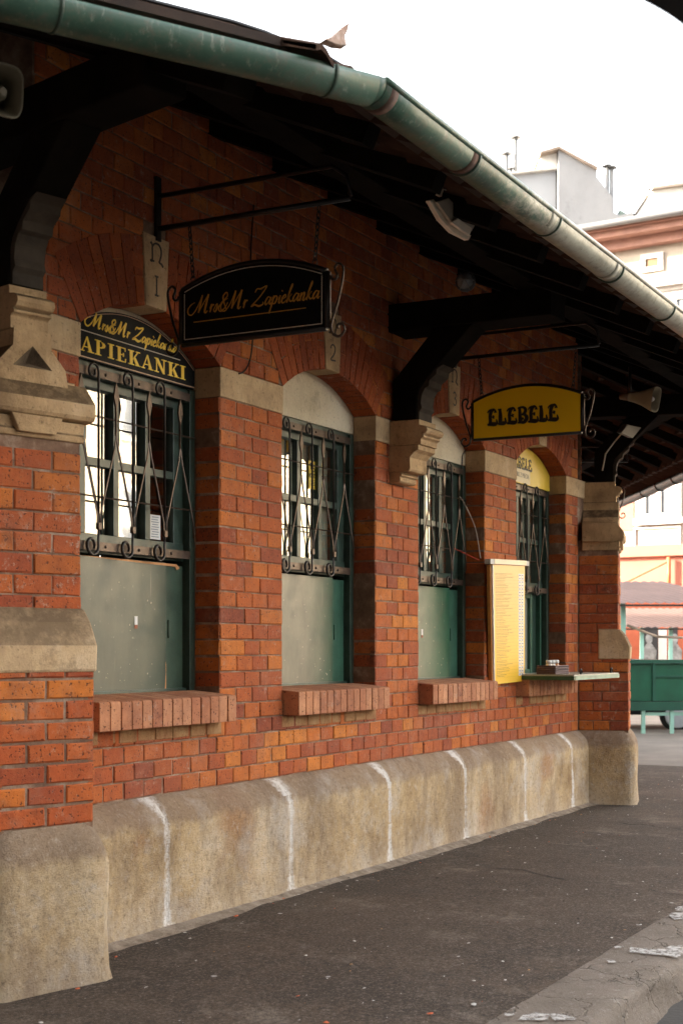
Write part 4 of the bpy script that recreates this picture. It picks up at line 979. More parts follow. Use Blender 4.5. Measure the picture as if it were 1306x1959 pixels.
# ---- things under the eave
DIM = simple('darker_cream_plastic', (.13, .11, .07), .6, .2, 6)  # darker copy of the cream plastic, for the left loudspeaker only
def horn(P_, ax, label, W=.085, H=.13, L=.26):
    e = empty('loudspeaker', P_, label, 'loudspeaker', 'horn loudspeakers under the eave'); P_ = Vector(P_); ax = Vector(ax).normalized(); s = ax.cross(Vector((0, 0, 1))).normalized(); u = s.cross(ax)
    def ring(k, w_, h):
        out = []
        for q in range(24):
            a_ = 2*math.pi*q/24; ca, sa = math.cos(a_), math.sin(a_); f = lambda x: math.copysign(abs(x)**.55, x)
            out.append(tuple(P_+ax*k+s*w_*f(ca)+u*h*f(sa)))
        return out
    prof = [(L*.02, W, H), (0, W*1.02, H*1.02), (-.01, W, H), (-L*.45, W*.8, H*.62), (-L*.8, W*.6, H*.42), (-L, W*.5, H*.36)]
    m_ = MB(); vs = []
    for k, w_, h in [(-L*.5, W*.25, H*.25), (-L*.02, W*.92, H*.93)]+prof: vs += ring(k, w_, h)
    nr_ = len(prof)+2; m_.add(vs, [(i*24+q, i*24+(q+1) % 24, (i+1)*24+(q+1) % 24, (i+1)*24+q) for i in range(nr_-1) for q in range(24)]+[tuple(range(24)), tuple((nr_-1)*24+q for q in range(23, -1, -1))], fr=False, smooth=True)
    m_.build('horn', PALE if 'right' in label else DIM, e)
    m_ = MB(); m_.lathe([(.02, -L*.45), (.026, -L*.2), (.012, -L*.08)], tuple(P_), tuple(ax), 12); m_.build('phase_plug', WHITE if 'right' in label else DIM, e)
    m_ = MB(); m_.lathe([(H*.30, -L*1.35), (H*.34, -L*1.0)], tuple(P_), tuple(ax), 16); m_.build('driver', simple('brown_driver', (.20, .12, .08), .6, .2, 9), e)
    m_ = MB(); m_.tube([P_-ax*L, P_-ax*L+Vector((0, 0, .22))], .012, 6, fr=False); m_.build('stand', IRON, e)
horn(onplane(1254, 764, (0, -1.02, 0), (0, 1, 0)), (-.25, -.95, -.2), 'cream horn loudspeaker hanging under the eave at the far right', .058, .09, .22)
horn(onplane(12, 172, (0, -.92, 0), (0, 1, 0)), (-.35, -.93, -.1), 'blurred cream horn loudspeaker under the eave at the upper left', .058, .08, .22)
P_ = onplane(890, 538, (0, -.52, 0), (0, 1, 0)); lp = empty('bulkhead_lamp', P_, 'round caged glass lamp on the dark beam under the eave', 'lamp')
m_ = MB(); m_.lathe([(.045, .03), (.06, .02), (.062, -.0), (.055, -.012)], P_, (.9, .2, .1), 20); m_.build('lamp_base', simple('grey_lamp_base', (.10, .10, .10), .4, .2, 9), lp)
m_ = MB(); m_.lathe([(.05, 0), (.052, .02), (.046, .045), (.03, .066), (.008, .074)], P_+Vector((-.012, 0, 0)), (-.9, -.35, -.1), 20); m_.build('lamp_glass', simple('dusty_lamp_glass', (.22, .23, .23), .12, .2, 9), lp)
m_ = MB(); axl = Vector((-.9, -.35, -.1)).normalized(); sa = axl.cross(Vector((0, 0, 1))).normalized(); ua = sa.cross(axl)
for an in (0, 60, 120):
    dd = sa*math.cos(R(an))+ua*math.sin(R(an)); m_.tube([tuple(P_+Vector((-.012, 0, 0))+axl*(.082*math.cos(R(t)))+dd*.056*math.sin(R(t))) for t in range(-90, 91, 15)], .003, 5, fr=False)
m_.build('wire_cage', simple('grey_cage_wire', (.16, .15, .14), .4, .2, 9), lp)
# broken strip lamp under the gutter
def at(px, py, y): return onplane(px, py, (0, y, 0), (0, 1, 0))
fy = -1.28; fl = empty('strip_lamp', at(865, 400, fy), 'broken pale strip lamp dangling under the gutter', 'lamp')
def slab(pts, th, mat, name, par):
    P = [at(*p) if len(p) == 3 else Vector(p) for p in pts]; t = Vector((th*.6, th, th*.2)); k = len(P); m_ = MB()
    m_.add([tuple(p) for p in P]+[tuple(p+t) for p in P], [tuple(range(k)), tuple(range(2*k-1, k-1, -1))]+[(i, k+i, k+(i+1) % k, (i+1) % k) for i in range(k)], fr=False); return m_.build(name, mat, par, bevel=.002)
LPL = simple('lamp_cream', (.85, .75, .60), .5, .1, 9); LPG = simple('lamp_grey', (.42, .36, .28), .5, .2, 9)
slab([(822, 383, fy), (829, 380, fy), (852, 411, fy), (873, 434, fy), (901, 450, fy), (896, 459, fy), (866, 444, fy), (843, 420, fy)], .03, LPL, 'front_strip', fl)
slab([(836, 386, fy-.03), (858, 378, fy-.03), (882, 402, fy-.03), (910, 427, fy-.03), (902, 442, fy-.03), (868, 430, fy-.03)], .02, LPG, 'reflector', fl)
slab([(864, 425, fy-.05), (876, 417, fy-.05), (903, 436, fy-.05), (898, 450, fy-.05)], .02, LPL, 'end_block', fl)
slab([(838, 372, fy), (843, 358, fy), (849, 361, fy), (845, 376, fy)], .02, LPL, 'clip', fl)
m_ = MB(); m_.tube(spline([at(849, 361, fy), at(870, 370, fy), at(890, 382, fy), at(910, 383, fy), at(928, 378, fy)], 5), .004, 5, fr=False); m_.tube(spline([at(850, 362, fy-.01), at(875, 370, fy-.01), at(893, 375, fy-.01)], 5), .003, 5, fr=False)
m_.tube([at(845, 360, fy), at(842, 330, fy+.1)], .006, 5, fr=False); m_.build('flex', LPG, fl)
jb = empty('junction_box', at(1210, 825, -.5), 'small pale junction box under the eave below the far loudspeaker', 'junction box')
slab([(1188, 828, -.5), (1200, 812, -.5), (1226, 818, -.5), (1210, 838, -.5)], .05, simple('dim_plastic', (.25, .23, .19), .5, .1, 9), 'box', jb)
m_ = MB(); m_.tube([at(1190, 828, -.5), at(1175, 845, -.4), at(1158, 868, -.35), at(1152, 900, -.3)], .006, 5, fr=False); m_.build('conduit', LPG, jb)

# ------------------------------------------------------------------ ground
def asphalt():
    m = M('worn_asphalt')
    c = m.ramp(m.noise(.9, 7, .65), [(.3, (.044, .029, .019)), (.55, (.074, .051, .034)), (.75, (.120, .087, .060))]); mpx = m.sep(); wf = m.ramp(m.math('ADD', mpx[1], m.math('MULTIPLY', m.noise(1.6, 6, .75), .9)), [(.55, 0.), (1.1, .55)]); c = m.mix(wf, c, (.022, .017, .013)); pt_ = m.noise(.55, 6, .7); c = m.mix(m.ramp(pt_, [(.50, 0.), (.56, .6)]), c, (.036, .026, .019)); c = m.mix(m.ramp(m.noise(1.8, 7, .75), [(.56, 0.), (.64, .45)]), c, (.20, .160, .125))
    sp = m.noise(75, 4, .7); c = m.mix(m.ramp(sp, [(.54, 0.), (.64, .6)]), c, (.22, .18, .145)); c = m.mix(m.ramp(sp, [(.34, .85), (.46, 0.)]), c, (.014, .011, .009))
    sq = m.noise(28, 5, .8); c = m.mix(m.ramp(sq, [(.36, .6), (.46, 0.)]), c, (.018, .014, .012)); c = m.mix(m.ramp(sq, [(.60, 0.), (.66, .5)]), c, (.20, .17, .14))
    vo = m.n.new('ShaderNodeTexVoronoi'); vo.inputs['Scale'].default_value = 5.5; m.l.new(m.tc.outputs['Object'], vo.inputs['Vector'])
    spot = m.math('MULTIPLY', m.ramp(vo.outputs['Distance'], [(.05, 1.), (.08, 0.)]), m.ramp(m.noise(7, 2), [(.5, 0.), (.56, .9)])); c = m.mix(spot, c, (.42, .40, .38))
    c = m.mix(m.ramp(m.noise(3.2, 7, .75), [(.62, 0.), (.72, .5)]), c, (.17, .14, .12))
    cr = m.n.new('ShaderNodeTexVoronoi'); cr.feature = 'DISTANCE_TO_EDGE'; cr.inputs['Scale'].default_value = .55
    nw = m.n.new('ShaderNodeTexNoise'); nw.inputs['Scale'].default_value = 2.5; nw.inputs['Detail'].default_value = 6; m.l.new(m.tc.outputs['Object'], nw.inputs['Vector'])
    wv = m.n.new('ShaderNodeMix'); wv.data_type = 'RGBA'; wv.inputs[0].default_value = .22; m.l.new(m.tc.outputs['Object'], wv.inputs[6]); m.l.new(nw.outputs['Color'], wv.inputs[7]); m.l.new(wv.outputs[2], cr.inputs['Vector'])
    ck = m.ramp(cr.outputs['Distance'], [(.0, 1.), (.006, 0.)]); ckm = m.math('MULTIPLY', ck, m.ramp(m.noise(1.1, 3), [(.60, 0.), (.66, .7)])); c = m.mix(ckm, c, (.01, .008, .007))
    h = m.math('SUBTRACT', m.math('ADD', m.math('MULTIPLY', m.noise(120, 4, .7), .6), m.noise(6, 6, .6)), m.math('MULTIPLY', ckm, 1.5))
    return m.fin(c, .82, h, .7, .012, spec=.3)
ASPH = asphalt()
def sheet(mb, x0, x1, y0, y1, z, st, amp):
    nx, ny_ = max(1, int((x1-x0)/st)), max(1, int((y1-y0)/st))
    vs = [(x0+(x1-x0)*i/nx, y0+(y1-y0)*j/ny_, z+(noise.fractal(Vector((x0+(x1-x0)*i/nx, y0+(y1-y0)*j/ny_, 0))*1.4, 1., 2., 3)*amp)) for j in range(ny_+1) for i in range(nx+1)]
    mb.add(vs, [(j*(nx+1)+i, j*(nx+1)+i+1, (j+1)*(nx+1)+i+1, (j+1)*(nx+1)+i) for j in range(ny_) for i in range(nx)], fr=False, smooth=True)
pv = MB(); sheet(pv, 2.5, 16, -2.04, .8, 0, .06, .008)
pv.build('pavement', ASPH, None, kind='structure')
rd = MB(); rd.add([(-120, -150, -.14), (200, -150, -.14), (200, 150, -.14), (-120, 150, -.14)], [(0, 1, 2, 3)], fr=False)
rd.build('ground', simple('grey_street_asphalt', (.04, .035, .03), .85, .25, 3, bs=.4, bd=.01), None, kind='structure')
# plaza level beyond the hall (same level as the pavement)
pz = MB(); pz.add([(16, -2.04, -.003), (60, -2.04, -.003), (60, 40, -.003), (16, 40, -.003)], [(0, 1, 2, 3)], fr=False); pz.add([(2.5, .8, -.003), (16, .8, -.003), (16, 40, -.003), (2.5, 40, -.003)], [(0, 1, 2, 3)], fr=False)
pz.add([(-30, -2.04, -.003), (2.5, -2.04, -.003), (2.5, 20, -.003), (-30, 20, -.003)], [(0, 1, 2, 3)], fr=False)
pz.build('square_paving', simple('pale_square_asphalt', (.15, .13, .11), .85, .25, 2, bs=.4, bd=.01), None, kind='structure')
def kerbm():
    m = M('cracked_concrete_kerb')
    c = m.ramp(m.noise(3, 7, .7), [(.3, (.14, .115, .09)), (.6, (.23, .19, .155)), (.8, (.32, .28, .235))])
    ck = m.n.new('ShaderNodeTexVoronoi'); ck.feature = 'DISTANCE_TO_EDGE'; ck.inputs['Scale'].default_value = 3.2
    nw = m.n.new('ShaderNodeTexNoise'); nw.inputs['Scale'].default_value = 4; nw.inputs['Detail'].default_value = 5; m.l.new(m.tc.outputs['Object'], nw.inputs['Vector'])
    wv = m.n.new('ShaderNodeMix'); wv.data_type = 'RGBA'; wv.inputs[0].default_value = .3; m.l.new(m.tc.outputs['Object'], wv.inputs[6]); m.l.new(nw.outputs['Color'], wv.inputs[7]); m.l.new(wv.outputs[2], ck.inputs['Vector'])
    k = m.ramp(ck.outputs['Distance'], [(0, 1.), (.012, 0.)]); c = m.mix(m.math('MULTIPLY', k, m.ramp(m.noise(4, 4), [(.45, 0.), (.62, .7)])), c, (.04, .033, .026)); c = m.mix(m.ramp(m.noise(6, 7, .8), [(.52, 0.), (.62, .55)]), c, (.09, .072, .056)); c = m.mix(m.ramp(m.noise(22, 6, .8), [(.58, 0.), (.66, .6)]), c, (.36, .33, .29))
    c = m.mix(m.ramp(m.noise(90, 3), [(.6, 0.), (.7, .5)]), c, (.07, .055, .045))
    return m.fin(c, .9, m.math('SUBTRACT', m.math('ADD', m.noise(60, 6, .75), m.noise(9, 5)), k), .8, .015, spec=.25)
kb = MB(); vs = []; NX = 230; prof = [(-2.035, .002), (-2.10, .006), (-2.18, .004), (-2.26, .003), (-2.33, .001), (-2.36, -.012), (-2.372, -.04), (-2.378, -.08), (-2.385, -.12), (-2.40, -.16)]
for i in range(NX+1):
    x = 2.4+i*.06
    for q, (y, z) in enumerate(prof):
        a_ = .006 if q < 4 else .028
        e_ = nz((x, y*2, z*6), 2.2, a_)+nz((x, y, z*3+5), 7, a_*.7) if q else 0
        bite = max(0, nz((x, 3.3, 1), 1.7, 1.)-.12)*.10 if q > 3 else 0
        vs.append((x, y+e_+bite, z-(bite*.5 if q < 7 else 0)+(nz((x, y, 2), 5, .004) if q else 0)))
kb.add(vs, [(i*10+q+1, (i+1)*10+q+1, (i+1)*10+q, i*10+q) for i in range(NX) for q in range(9)], fr=False, smooth=True)
kb.build('kerb', kerbm(), None, kind='structure')
wp = MB()
def gpt(px, py): d = ray(px, py); s = -(CAM.z)/d.z; return CAM+d*s
for poly in ([(1206,1818),(1222,1820),(1268,1822),(1283,1815),(1306,1815),(1306,1832),(1294,1838),(1270,1834),(1204,1828)], [(1282,1752),(1306,1750),(1306,1763),(1290,1765),(1280,1758)], [(1290,1741),(1306,1738),(1306,1747),(1293,1748)],
             [(990,1959),(998,1950),(1024,1944),(1050,1948),(1048,1959)], [(1048,1948),(1062,1946),(1100,1954),(1100,1959),(1060,1959)], [(1160,1843),(1176,1843),(1178,1847),(1162,1848)], [(1172,1817),(1192,1816),(1192,1819),(1174,1820)], [(965,1946),(984,1945),(985,1950),(966,1951)]):
    P = [gpt(*q) for q in poly]; cc = sum(P, Vector())/len(P); ring = []
    for i in range(len(P)):
        a_, b_ = P[i], P[(i+1) % len(P)]
        for t in (0, .33, .66): p = a_.lerp(b_, t); ring.append((p.x+nz(p, 30, .008), p.y+nz(p+Vector((5, 0, 0)), 30, .008), .0125))
    wp.add(ring, [tuple(range(len(ring)))], fr=False)
def worn():
    m = M('worn_white_paint'); t = m.n.new('ShaderNodeBsdfTransparent'); mx = m.n.new('ShaderNodeMixShader'); m.fin((.46, .44, .41), .7, m.noise(40, 5), .3, .003)
    m.l.new(m.ramp(m.noise(26, 7, .8), [(.40, 0.), (.56, 1.)]), mx.inputs[0]); m.l.new(t.outputs[0], mx.inputs[1]); m.l.new(m.b.outputs[0], mx.inputs[2]); m.l.new(mx.outputs[0], m.n['Material Output'].inputs[0]); return m.m
WP = wp.build('paint_splashes', worn(), None); WP['kind'] = 'stuff'; WP['label'] = 'spilled white paint patches on the broken kerb'; WP['category'] = 'paint'
for k_, pl_ in enumerate(([(925, 1660), (960, 1663), (1000, 1667), (1040, 1677), (1082, 1687)], [(1110, 1688), (1160, 1692), (1205, 1698)], [(1235, 1700), (1270, 1708), (1330, 1716)], [(765, 1647), (800, 1652), (860, 1650)], [(1060, 1660), (1110, 1663)])):
    cm_ = MB(); P = spline([gpt(*q) for q in pl_], 9); vs = []
    for i, p in enumerate(P):
        t = (P[min(i+1, len(P)-1)]-P[max(i-1, 0)]).normalized(); nn_ = Vector((-t.y, t.x, 0)); w_ = (.004+.010*abs(noise.noise(p*7)))*(1 if k_ == 0 else .6)*min(1, i/3, (len(P)-1-i)/3+.02)
        z_ = noise.fractal(Vector((p.x, p.y, 0))*1.4, 1., 2., 3)*.008+.0025; o_ = nn_*noise.noise(p*9)*.02
        a_ = p+nn_*w_+o_; b_ = p-nn_*w_+o_; vs += [(a_.x, a_.y, z_), (b_.x, b_.y, z_)]
    cm_.add(vs, [(2*i, 2*i+1, 2*i+3, 2*i+2) for i in range(len(P)-1)], fr=False)
    cm_.build('pavement_crack', simple('crack_dirt', (.012, .009, .007), .95, .3, 9), None, kind='structure')
lt = MB(); rs = random.Random(3)
for i in range(800):
    x = rs.uniform(3.2, 15); y = -rs.uniform(.12, 2.0) if i % 3 else -.1-abs(rs.gauss(0, .12)); s = rs.choice((.003, .004, .005, .007, .010)) if i % 40 else .014; a_ = rs.uniform(0, 6.28)
    zz = noise.fractal(Vector((x, y, 0))*1.4, 1., 2., 3)*.008
    pts = [(x+s*math.cos(a_+t)*rs.uniform(.6, 1.6), y+s*math.sin(a_+t)*rs.uniform(.5, 1.), zz+.003+rs.uniform(0, .004)) for t in (0, 1.3, 2.5, 3.9, 5.1)]
    lt.add(pts+[(x, y, zz+.003+s*.5)], [(0, 1, 5), (1, 2, 5), (2, 3, 5), (3, 4, 5), (4, 0, 5)], m=(0 if rs.random() < .45 else rs.choice((1, 2, 3, 3))), fr=False)
L_ = lt.build('litter', [simple('pale_scrap', (.45, .42, .38), .8, .2, 9), simple('orange_scrap', (.48, .10, .03), .8, .2, 9), simple('leaf_scrap', (.28, .16, .07), .8, .3, 9), simple('dark_grit', (.05, .04, .03), .9, .3, 9)], None)
L_['kind'] = 'stuff'; L_['label'] = 'tiny scraps, grit and cigarette ends scattered on the asphalt'; L_['category'] = 'litter'
# ash coloured dirt fillet where plinth meets asphalt
df = MB(W0); vs = []
for i in range(240):
    x = 4.9+i*.03; w_ = .07+nz((x, 1, 1), 1.5, .05); vs += [(x, .095, .022+nz((x, 2, 2), 3, .006)), (x, .10+w_*.5, .010+nz((x, 4, 2), 3, .002)), (x, .10+w_, .0)]
df.add(vs, [(i*3+q, (i+1)*3+q, (i+1)*3+q+1, i*3+q+1) for i in range(239) for q in (0, 1)], smooth=True); df.build('dirt_fillet', stone('pale_dirt', (.26, .21, .16), (.12, .09, .07), (.36, .31, .26), 4), None, kind='structure')

# ------------------------------------------------------------------ background town
WPINK = simple('cream_pink_render', (.70, .58, .50), .85, .08, 1.5)
BGW = simple('pale_joinery', (.46, .44, .41), .6, .08, 6)
PLAST = simple('pale_render', (.32, .275, .225), .85, .06, 1.5)
SALM = simple('salmon_render', (.33, .115, .075), .85, .08, 1.5)
GREYR = stone('shaded_gable_render', (.19, .19, .195), (.155, .155, .16), (.22, .22, .225), .12)  # the gable's shade is put into a grey base colour
CORN = simple('brown_cornice', (.27, .14, .105), .8, .15, 3)
WGL = simple('grey_window_pane', (.10, .11, .12), .5, .25, 2)
PIPEM = simple('steel_flue', (.13, .13, .13), .4, .08, 6, metal=.2)
fa = math.atan(-(-3676-653)/2800.)            # facade direction measured from its vanishing point
tdir = Vector((CT*math.cos(fa)-ST*math.sin(fa)*1, ST*math.cos(fa)+CT*math.sin(fa), 0)) # pointing left/away
tdir = -tdir.normalized()                       # now right/nearer
nf_ = Vector((tdir.y, -tdir.x, 0)); nf_ = nf_ if nf_.dot(CAM) > nf_.dot(Vector((36, 10, 0))) else -nf_
C0 = CAM+ray(1240, 1240)*36; C0.z = 0
FB = Fr((C0.x, C0.y), (tdir.x, tdir.y), (nf_.x, nf_.y))
def fb(px, py, n=0.):
    p = onplane(px, py, C0+nf_*n, nf_); return (p-C0).dot(tdir), p.z
ab = empty('apartment_building', FB(0, 0, 0), 'pale cream tenement with brown cornice and white windows beyond the square', 'building')
uL = fb(1120, 460)[0]-8; uR = 8.
zg = fb(1306, 424)[1]; zc1 = fb(1306, 462)[1]; zl = fb(1250, 1060)[1]
m_ = MB(FB); m_.box(uL, uR, -10, 0, zl, zc1); m_.build('wall', PLAST, ab)
m_ = MB(FB); m_.box(uL, uR, -9.9, .02, 0, zl-.001); m_.build('ground_floor_wall', SALM, ab)
m_ = MB(FB); z1 = fb(1306, 443)[1]; m_.box(uL, uR, -.2, .28, zc1, z1-.02); m_.box(uL, uR, -.2, .62, z1-.02, z1+.14); m_.box(uL, uR, -.2, .75, z1+.14, z1+.2); m_.build('cornice', CORN, ab)
m_ = MB(FB); m_.tube([(uL, .86, z1+.24), (uR, .86, z1+.24)], .09, 8); m_.build('gutter', PIPEM, ab)
m_ = MB(FB); m_.prism([(.8, z1+.2), (-5, z1+.8), (-10, z1+.2)], uL, uR, 'u'); m_.build('roof', simple('dull_tin_roof', (.30, .29, .28), .6, .15, 2), ab)
m_ = MB(FB); m_.box(uL, uR, 0, .14, zl-.06, zl+.10); m_.box(uL, uR, 0, .05, zl+.1, zl+.22); m_.build('string_course', SALM, ab)
def fwin(u0, u1, z0, z1_, sur=.16, hood=False, par=ab):
    w_ = MB(FB); w_.box(u0-sur, u0, 0, .07, z0-sur*.6, z1_+sur); w_.box(u1, u1+sur, 0, .07, z0-sur*.6, z1_+sur); w_.box(u0, u1, 0, .07, z1_, z1_+sur); w_.box(u0-sur-.05, u1+sur+.05, 0, .14, z0-.14-sur*.3, z0-.03)
    if hood: w_.box(u0-sur-.12, u1+sur+.12, 0, .28, z1_+sur+.1, z1_+sur+.24); w_.box(u0-sur, u1+sur, 0, .12, z1_+sur, z1_+sur+.1)
    wo = w_.build('window', BGW, par)
    g = MB(FB); g.box(u0, u1, .004, .02, z0, z1_); g.build('pane', WGL, wo)
    fr_ = MB(FB); mm = (u0+u1)/2
    for a_, b_ in ((u0, u0+.07), (mm-.06, mm+.06), (u1-.07, u1)): fr_.box(a_, b_, .02, .06, z0, z1_)
    fr_.box(u0+.07, mm-.06, .02, .055, z1_-.08, z1_); fr_.box(mm+.06, u1-.07, .02, .055, z1_-.08, z1_); fr_.box(u0+.07, mm-.06, .02, .055, z0, z0+.08); fr_.box(mm+.06, u1-.07, .02, .055, z0, z0+.08)
    fr_.build('frame', BGW, wo)
a0 = fb(1235, 512); a1 = fb(1260, 492)
m_ = MB(FB)
bw = a1[0]-a0[0]
for i_ in range(-6, 5):
    u0 = a0[0]+i_*2.6
    if u0 < uL+.5 or u0 > uR-1: continue
    m_ = MB(FB); m_.box(u0-.12, u0, 0, .06, a0[1]-.12, a1[1]+.12); m_.box(u0+bw, u0+bw+.12, 0, .06, a0[1]-.12, a1[1]+.12); m_.box(u0, u0+bw, 0, .06, a1[1], a1[1]+.12); m_.box(u0, u0+bw, 0, .06, a0[1]-.12, a0[1])
    wo = m_.build('attic_window', BGW, ab); g = MB(FB); g.box(u0, u0+bw, .004, .02, a0[1], a1[1]); g.build('pane', simple('brown_attic_pane', (.16, .085, .03), .4, .3, 3), wo)
# main storey windows (top row hood seen at right, lower row beside the far gutter)
w0 = fb(1231, 990); w1 = fb(1291, 915)
hgt = 2.0; wdt = (w1[0]-w0[0])
for i_ in range(-6, 5):
    u0 = w0[0]+i_*2.75
    if u0 < uL+.6 or u0+wdt > uR-.3: continue
    fwin(u0, u0+wdt, w0[1], w0[1]+hgt, .17)
    zt2 = fb(1290, 540)[1]; fwin(u0+.4, u0+.4+wdt, zt2-2.2, zt2-.35, .15, True)
for i_ in range(-5, 4):
    u0 = w0[0]+i_*2.75-.2; m_ = MB(FB); z0_, z1_ = fb(1240, 1052)[1], fb(1240, 1008)[1]
    for q in ((u0-.05, u0, z0_, z1_), (u0+wdt+.3, u0+wdt+.35, z0_, z1_), (u0, u0+wdt+.3, z1_-.05, z1_), (u0, u0+wdt+.3, z0_, z0_+.05)): m_.box(q[0], q[1], 0, .04, q[2], q[3])
    m_.build('parapet_panel', BGW, ab)
PF = simple('faded_pink_brick', (.30, .13, .09), .9, .12, 6); p0 = fb(1176, 990)[0]; p1 = fb(1212, 990)[0]
for i_ in range(-4, 4):
    u0 = p0+i_*2.75; 
    if u0 > uL+.3: m_ = MB(FB); m_.box(u0, u0+(p1-p0), 0, .02, w0[1]-.3, w0[1]+2.6); m_.build('pink_wall_field', PF, ab)
OP = simple('orange_pipe', (.35, .10, .03), .6, .2, 5)
for i_ in range(3):
    m_ = MB(FB); u0 = fb(1283, 1080)[0]-2.4*i_; m_.tube([(u0, .15, zl-.1), (u0, .15, zl-1.0)], .05, 6); m_.tube([(u0, .15, zl-.2), (u0-1.3, .9, zl-.95)], .02, 5); m_.build('downpipe', OP, ab)
for i_ in range(7): m_ = MB(FB); u0 = uL+1+i_*1.9; m_.box(u0, u0+1.1, .021, .05, .9, 2.6); m_.build('shop_window', WGL, ab)
# party-wall house behind with chimneys
D2 = 50.
BP = Fr((CAM.x+CT*D2, CAM.y+ST*D2), (ST, -CT), (-CT, -ST))
def bq(px, py, dd=0.): return ((px-CXP)/FPX*(D2+dd), 1.3+(HYP-py)/FPX*(D2+dd))
gb = empty('gable_building', BP(8, 0, 0), 'shade-grey windowless gable house rising behind the cream tenement', 'building')
m_ = MB(BP)
m_.prism([bq(*p) for p in ((1068, 1240), (1068, 285), (1141, 325), (1141, 338), (1150, 349), (1172, 378), (1172, 405), (1184, 412), (1210, 405), (1212, 440), (1212, 1240))], -8, 0)
m_.build('gable_wall', GREYR, gb)
m_ = MB(BP); m_.prism([bq(*p) for p in ((930, 1240), (930, 332), (1066, 318), (1066, 1240))], -8, -.4); m_.build('side_wall', simple('light_grey_render', (.24, .245, .255), .9, .05, 1), gb)
m_ = MB(BP); m_.prism([bq(*p) for p in ((1036, 318), (1036, 294), (1067, 285), (1067, 318))], -6, -.3); m_.build('chimney_stack', BGW, gb)  # pale colour stands for the sunlit flank of the stack
m_ = MB(BP); m_.prism([bq(*p) for p in ((1033, 295), (1033, 291), (1068, 281), (1142, 321), (1141, 326), (1068, 286))], -6.3, .12); m_.build('coping', simple('brown_coping', (.16, .12, .09), .8, .2, 3), gb)
m_ = MB(BP); m_.prism([bq(*p) for p in ((930, 333), (930, 329), (1067, 315), (1067, 319))], -7, -.2); m_.build('coping', simple('pale_coping', (.35, .33, .30), .8, .2, 3), gb)
for (px, pt, pb) in ((976, 272, 330), (994, 240, 330), (985, 301, 326), (1060, 272, 284), (1068, 279, 286), (1077, 281, 291), (1082, 278, 293), (1091, 289, 299), (1100, 293, 303), (1108, 297, 308), (1117, 303, 314), (1173, 296, 410), (1182, 299, 410), (1222, 392, 432), (1230, 401, 432)):
    m_ = MB(BP); u, zt_ = bq(px, pt); _, zb_ = bq(px, pb); big = pb-pt > 30; r_ = .075 if big and px < 1200 else .05
    m_.tube([(u, -1.2, zb_-.2), (u, -1.2, zt_)], r_, 8); m_.lathe([(r_*2.6, 0), (r_*2.2, .05), (.02, .08)], BP(u, -1.2, zt_), (0, 0, 1), 10); m_.build('flue_pipe', PIPEM, gb)
m_ = MB(BP); m_.prism([bq(*p) for p in ((1190, 412), (1190, 392), (1222, 410), (1220, 425), (1205, 418))], -2, -.5); m_.build('skylight', simple('green_skylight', (.12, .16, .13), .3, .2, 3), gb)
cs_ = empty('chimney_house', BP(bq(1275, 400)[0], 0, 0), 'white chimney block with small pipes above the tenement roof at the right edge', 'building')
m_ = MB(BP); m_.prism([bq(*p) for p in ((1240, 1240), (1240, 373), (1298, 364), (1306, 369), (1345, 372), (1345, 1240))], -5, .6); m_.build('stack', BGW, cs_)
m_ = MB(BP); m_.prism([bq(*p) for p in ((1238, 375), (1238, 371), (1298, 362), (1347, 370), (1347, 374), (1298, 367))], -5.2, .8); m_.build('coping', simple('brown_cap', (.25, .2, .16), .8, .2, 3), cs_)
for px, pt in ((1257, 345), (1272, 347)):
    m_ = MB(BP); u, zt_ = bq(px, pt); m_.tube([(u, -1, bq(0, 372)[1]), (u, -1, zt_)], .07, 8); m_.lathe([(.12, 0), (.1, .06), (.02, .08)], BP(u, -1, zt_), (0, 0, 1), 10); m_.build('flue_pipe', PIPEM, cs_)
m_ = MB(BP); u, zt_ = bq(1252, 268); zb_ = bq(1252, 372)[1]; m_.tube([(u, -1.5, zb_), (u, -1.5, zt_)], .03, 6)
for zz, L in ((zt_-.1, .45), (zt_-1.05, .6)):
    m_.tube([(u-L*.75, -1.5, zz+.12), (u, -1.5, zz-.05)], .015, 5)
    for q in range(4): m_.tube([(u-L*.75+L*.2*q, -1.65, zz+.12-.04*q), (u-L*.75+L*.2*q, -1.35, zz+.12-.04*q)], .008, 4)
m_.build('antenna', simple('antenna_metal', (.12, .12, .12), .4, .2, 5), cs_)
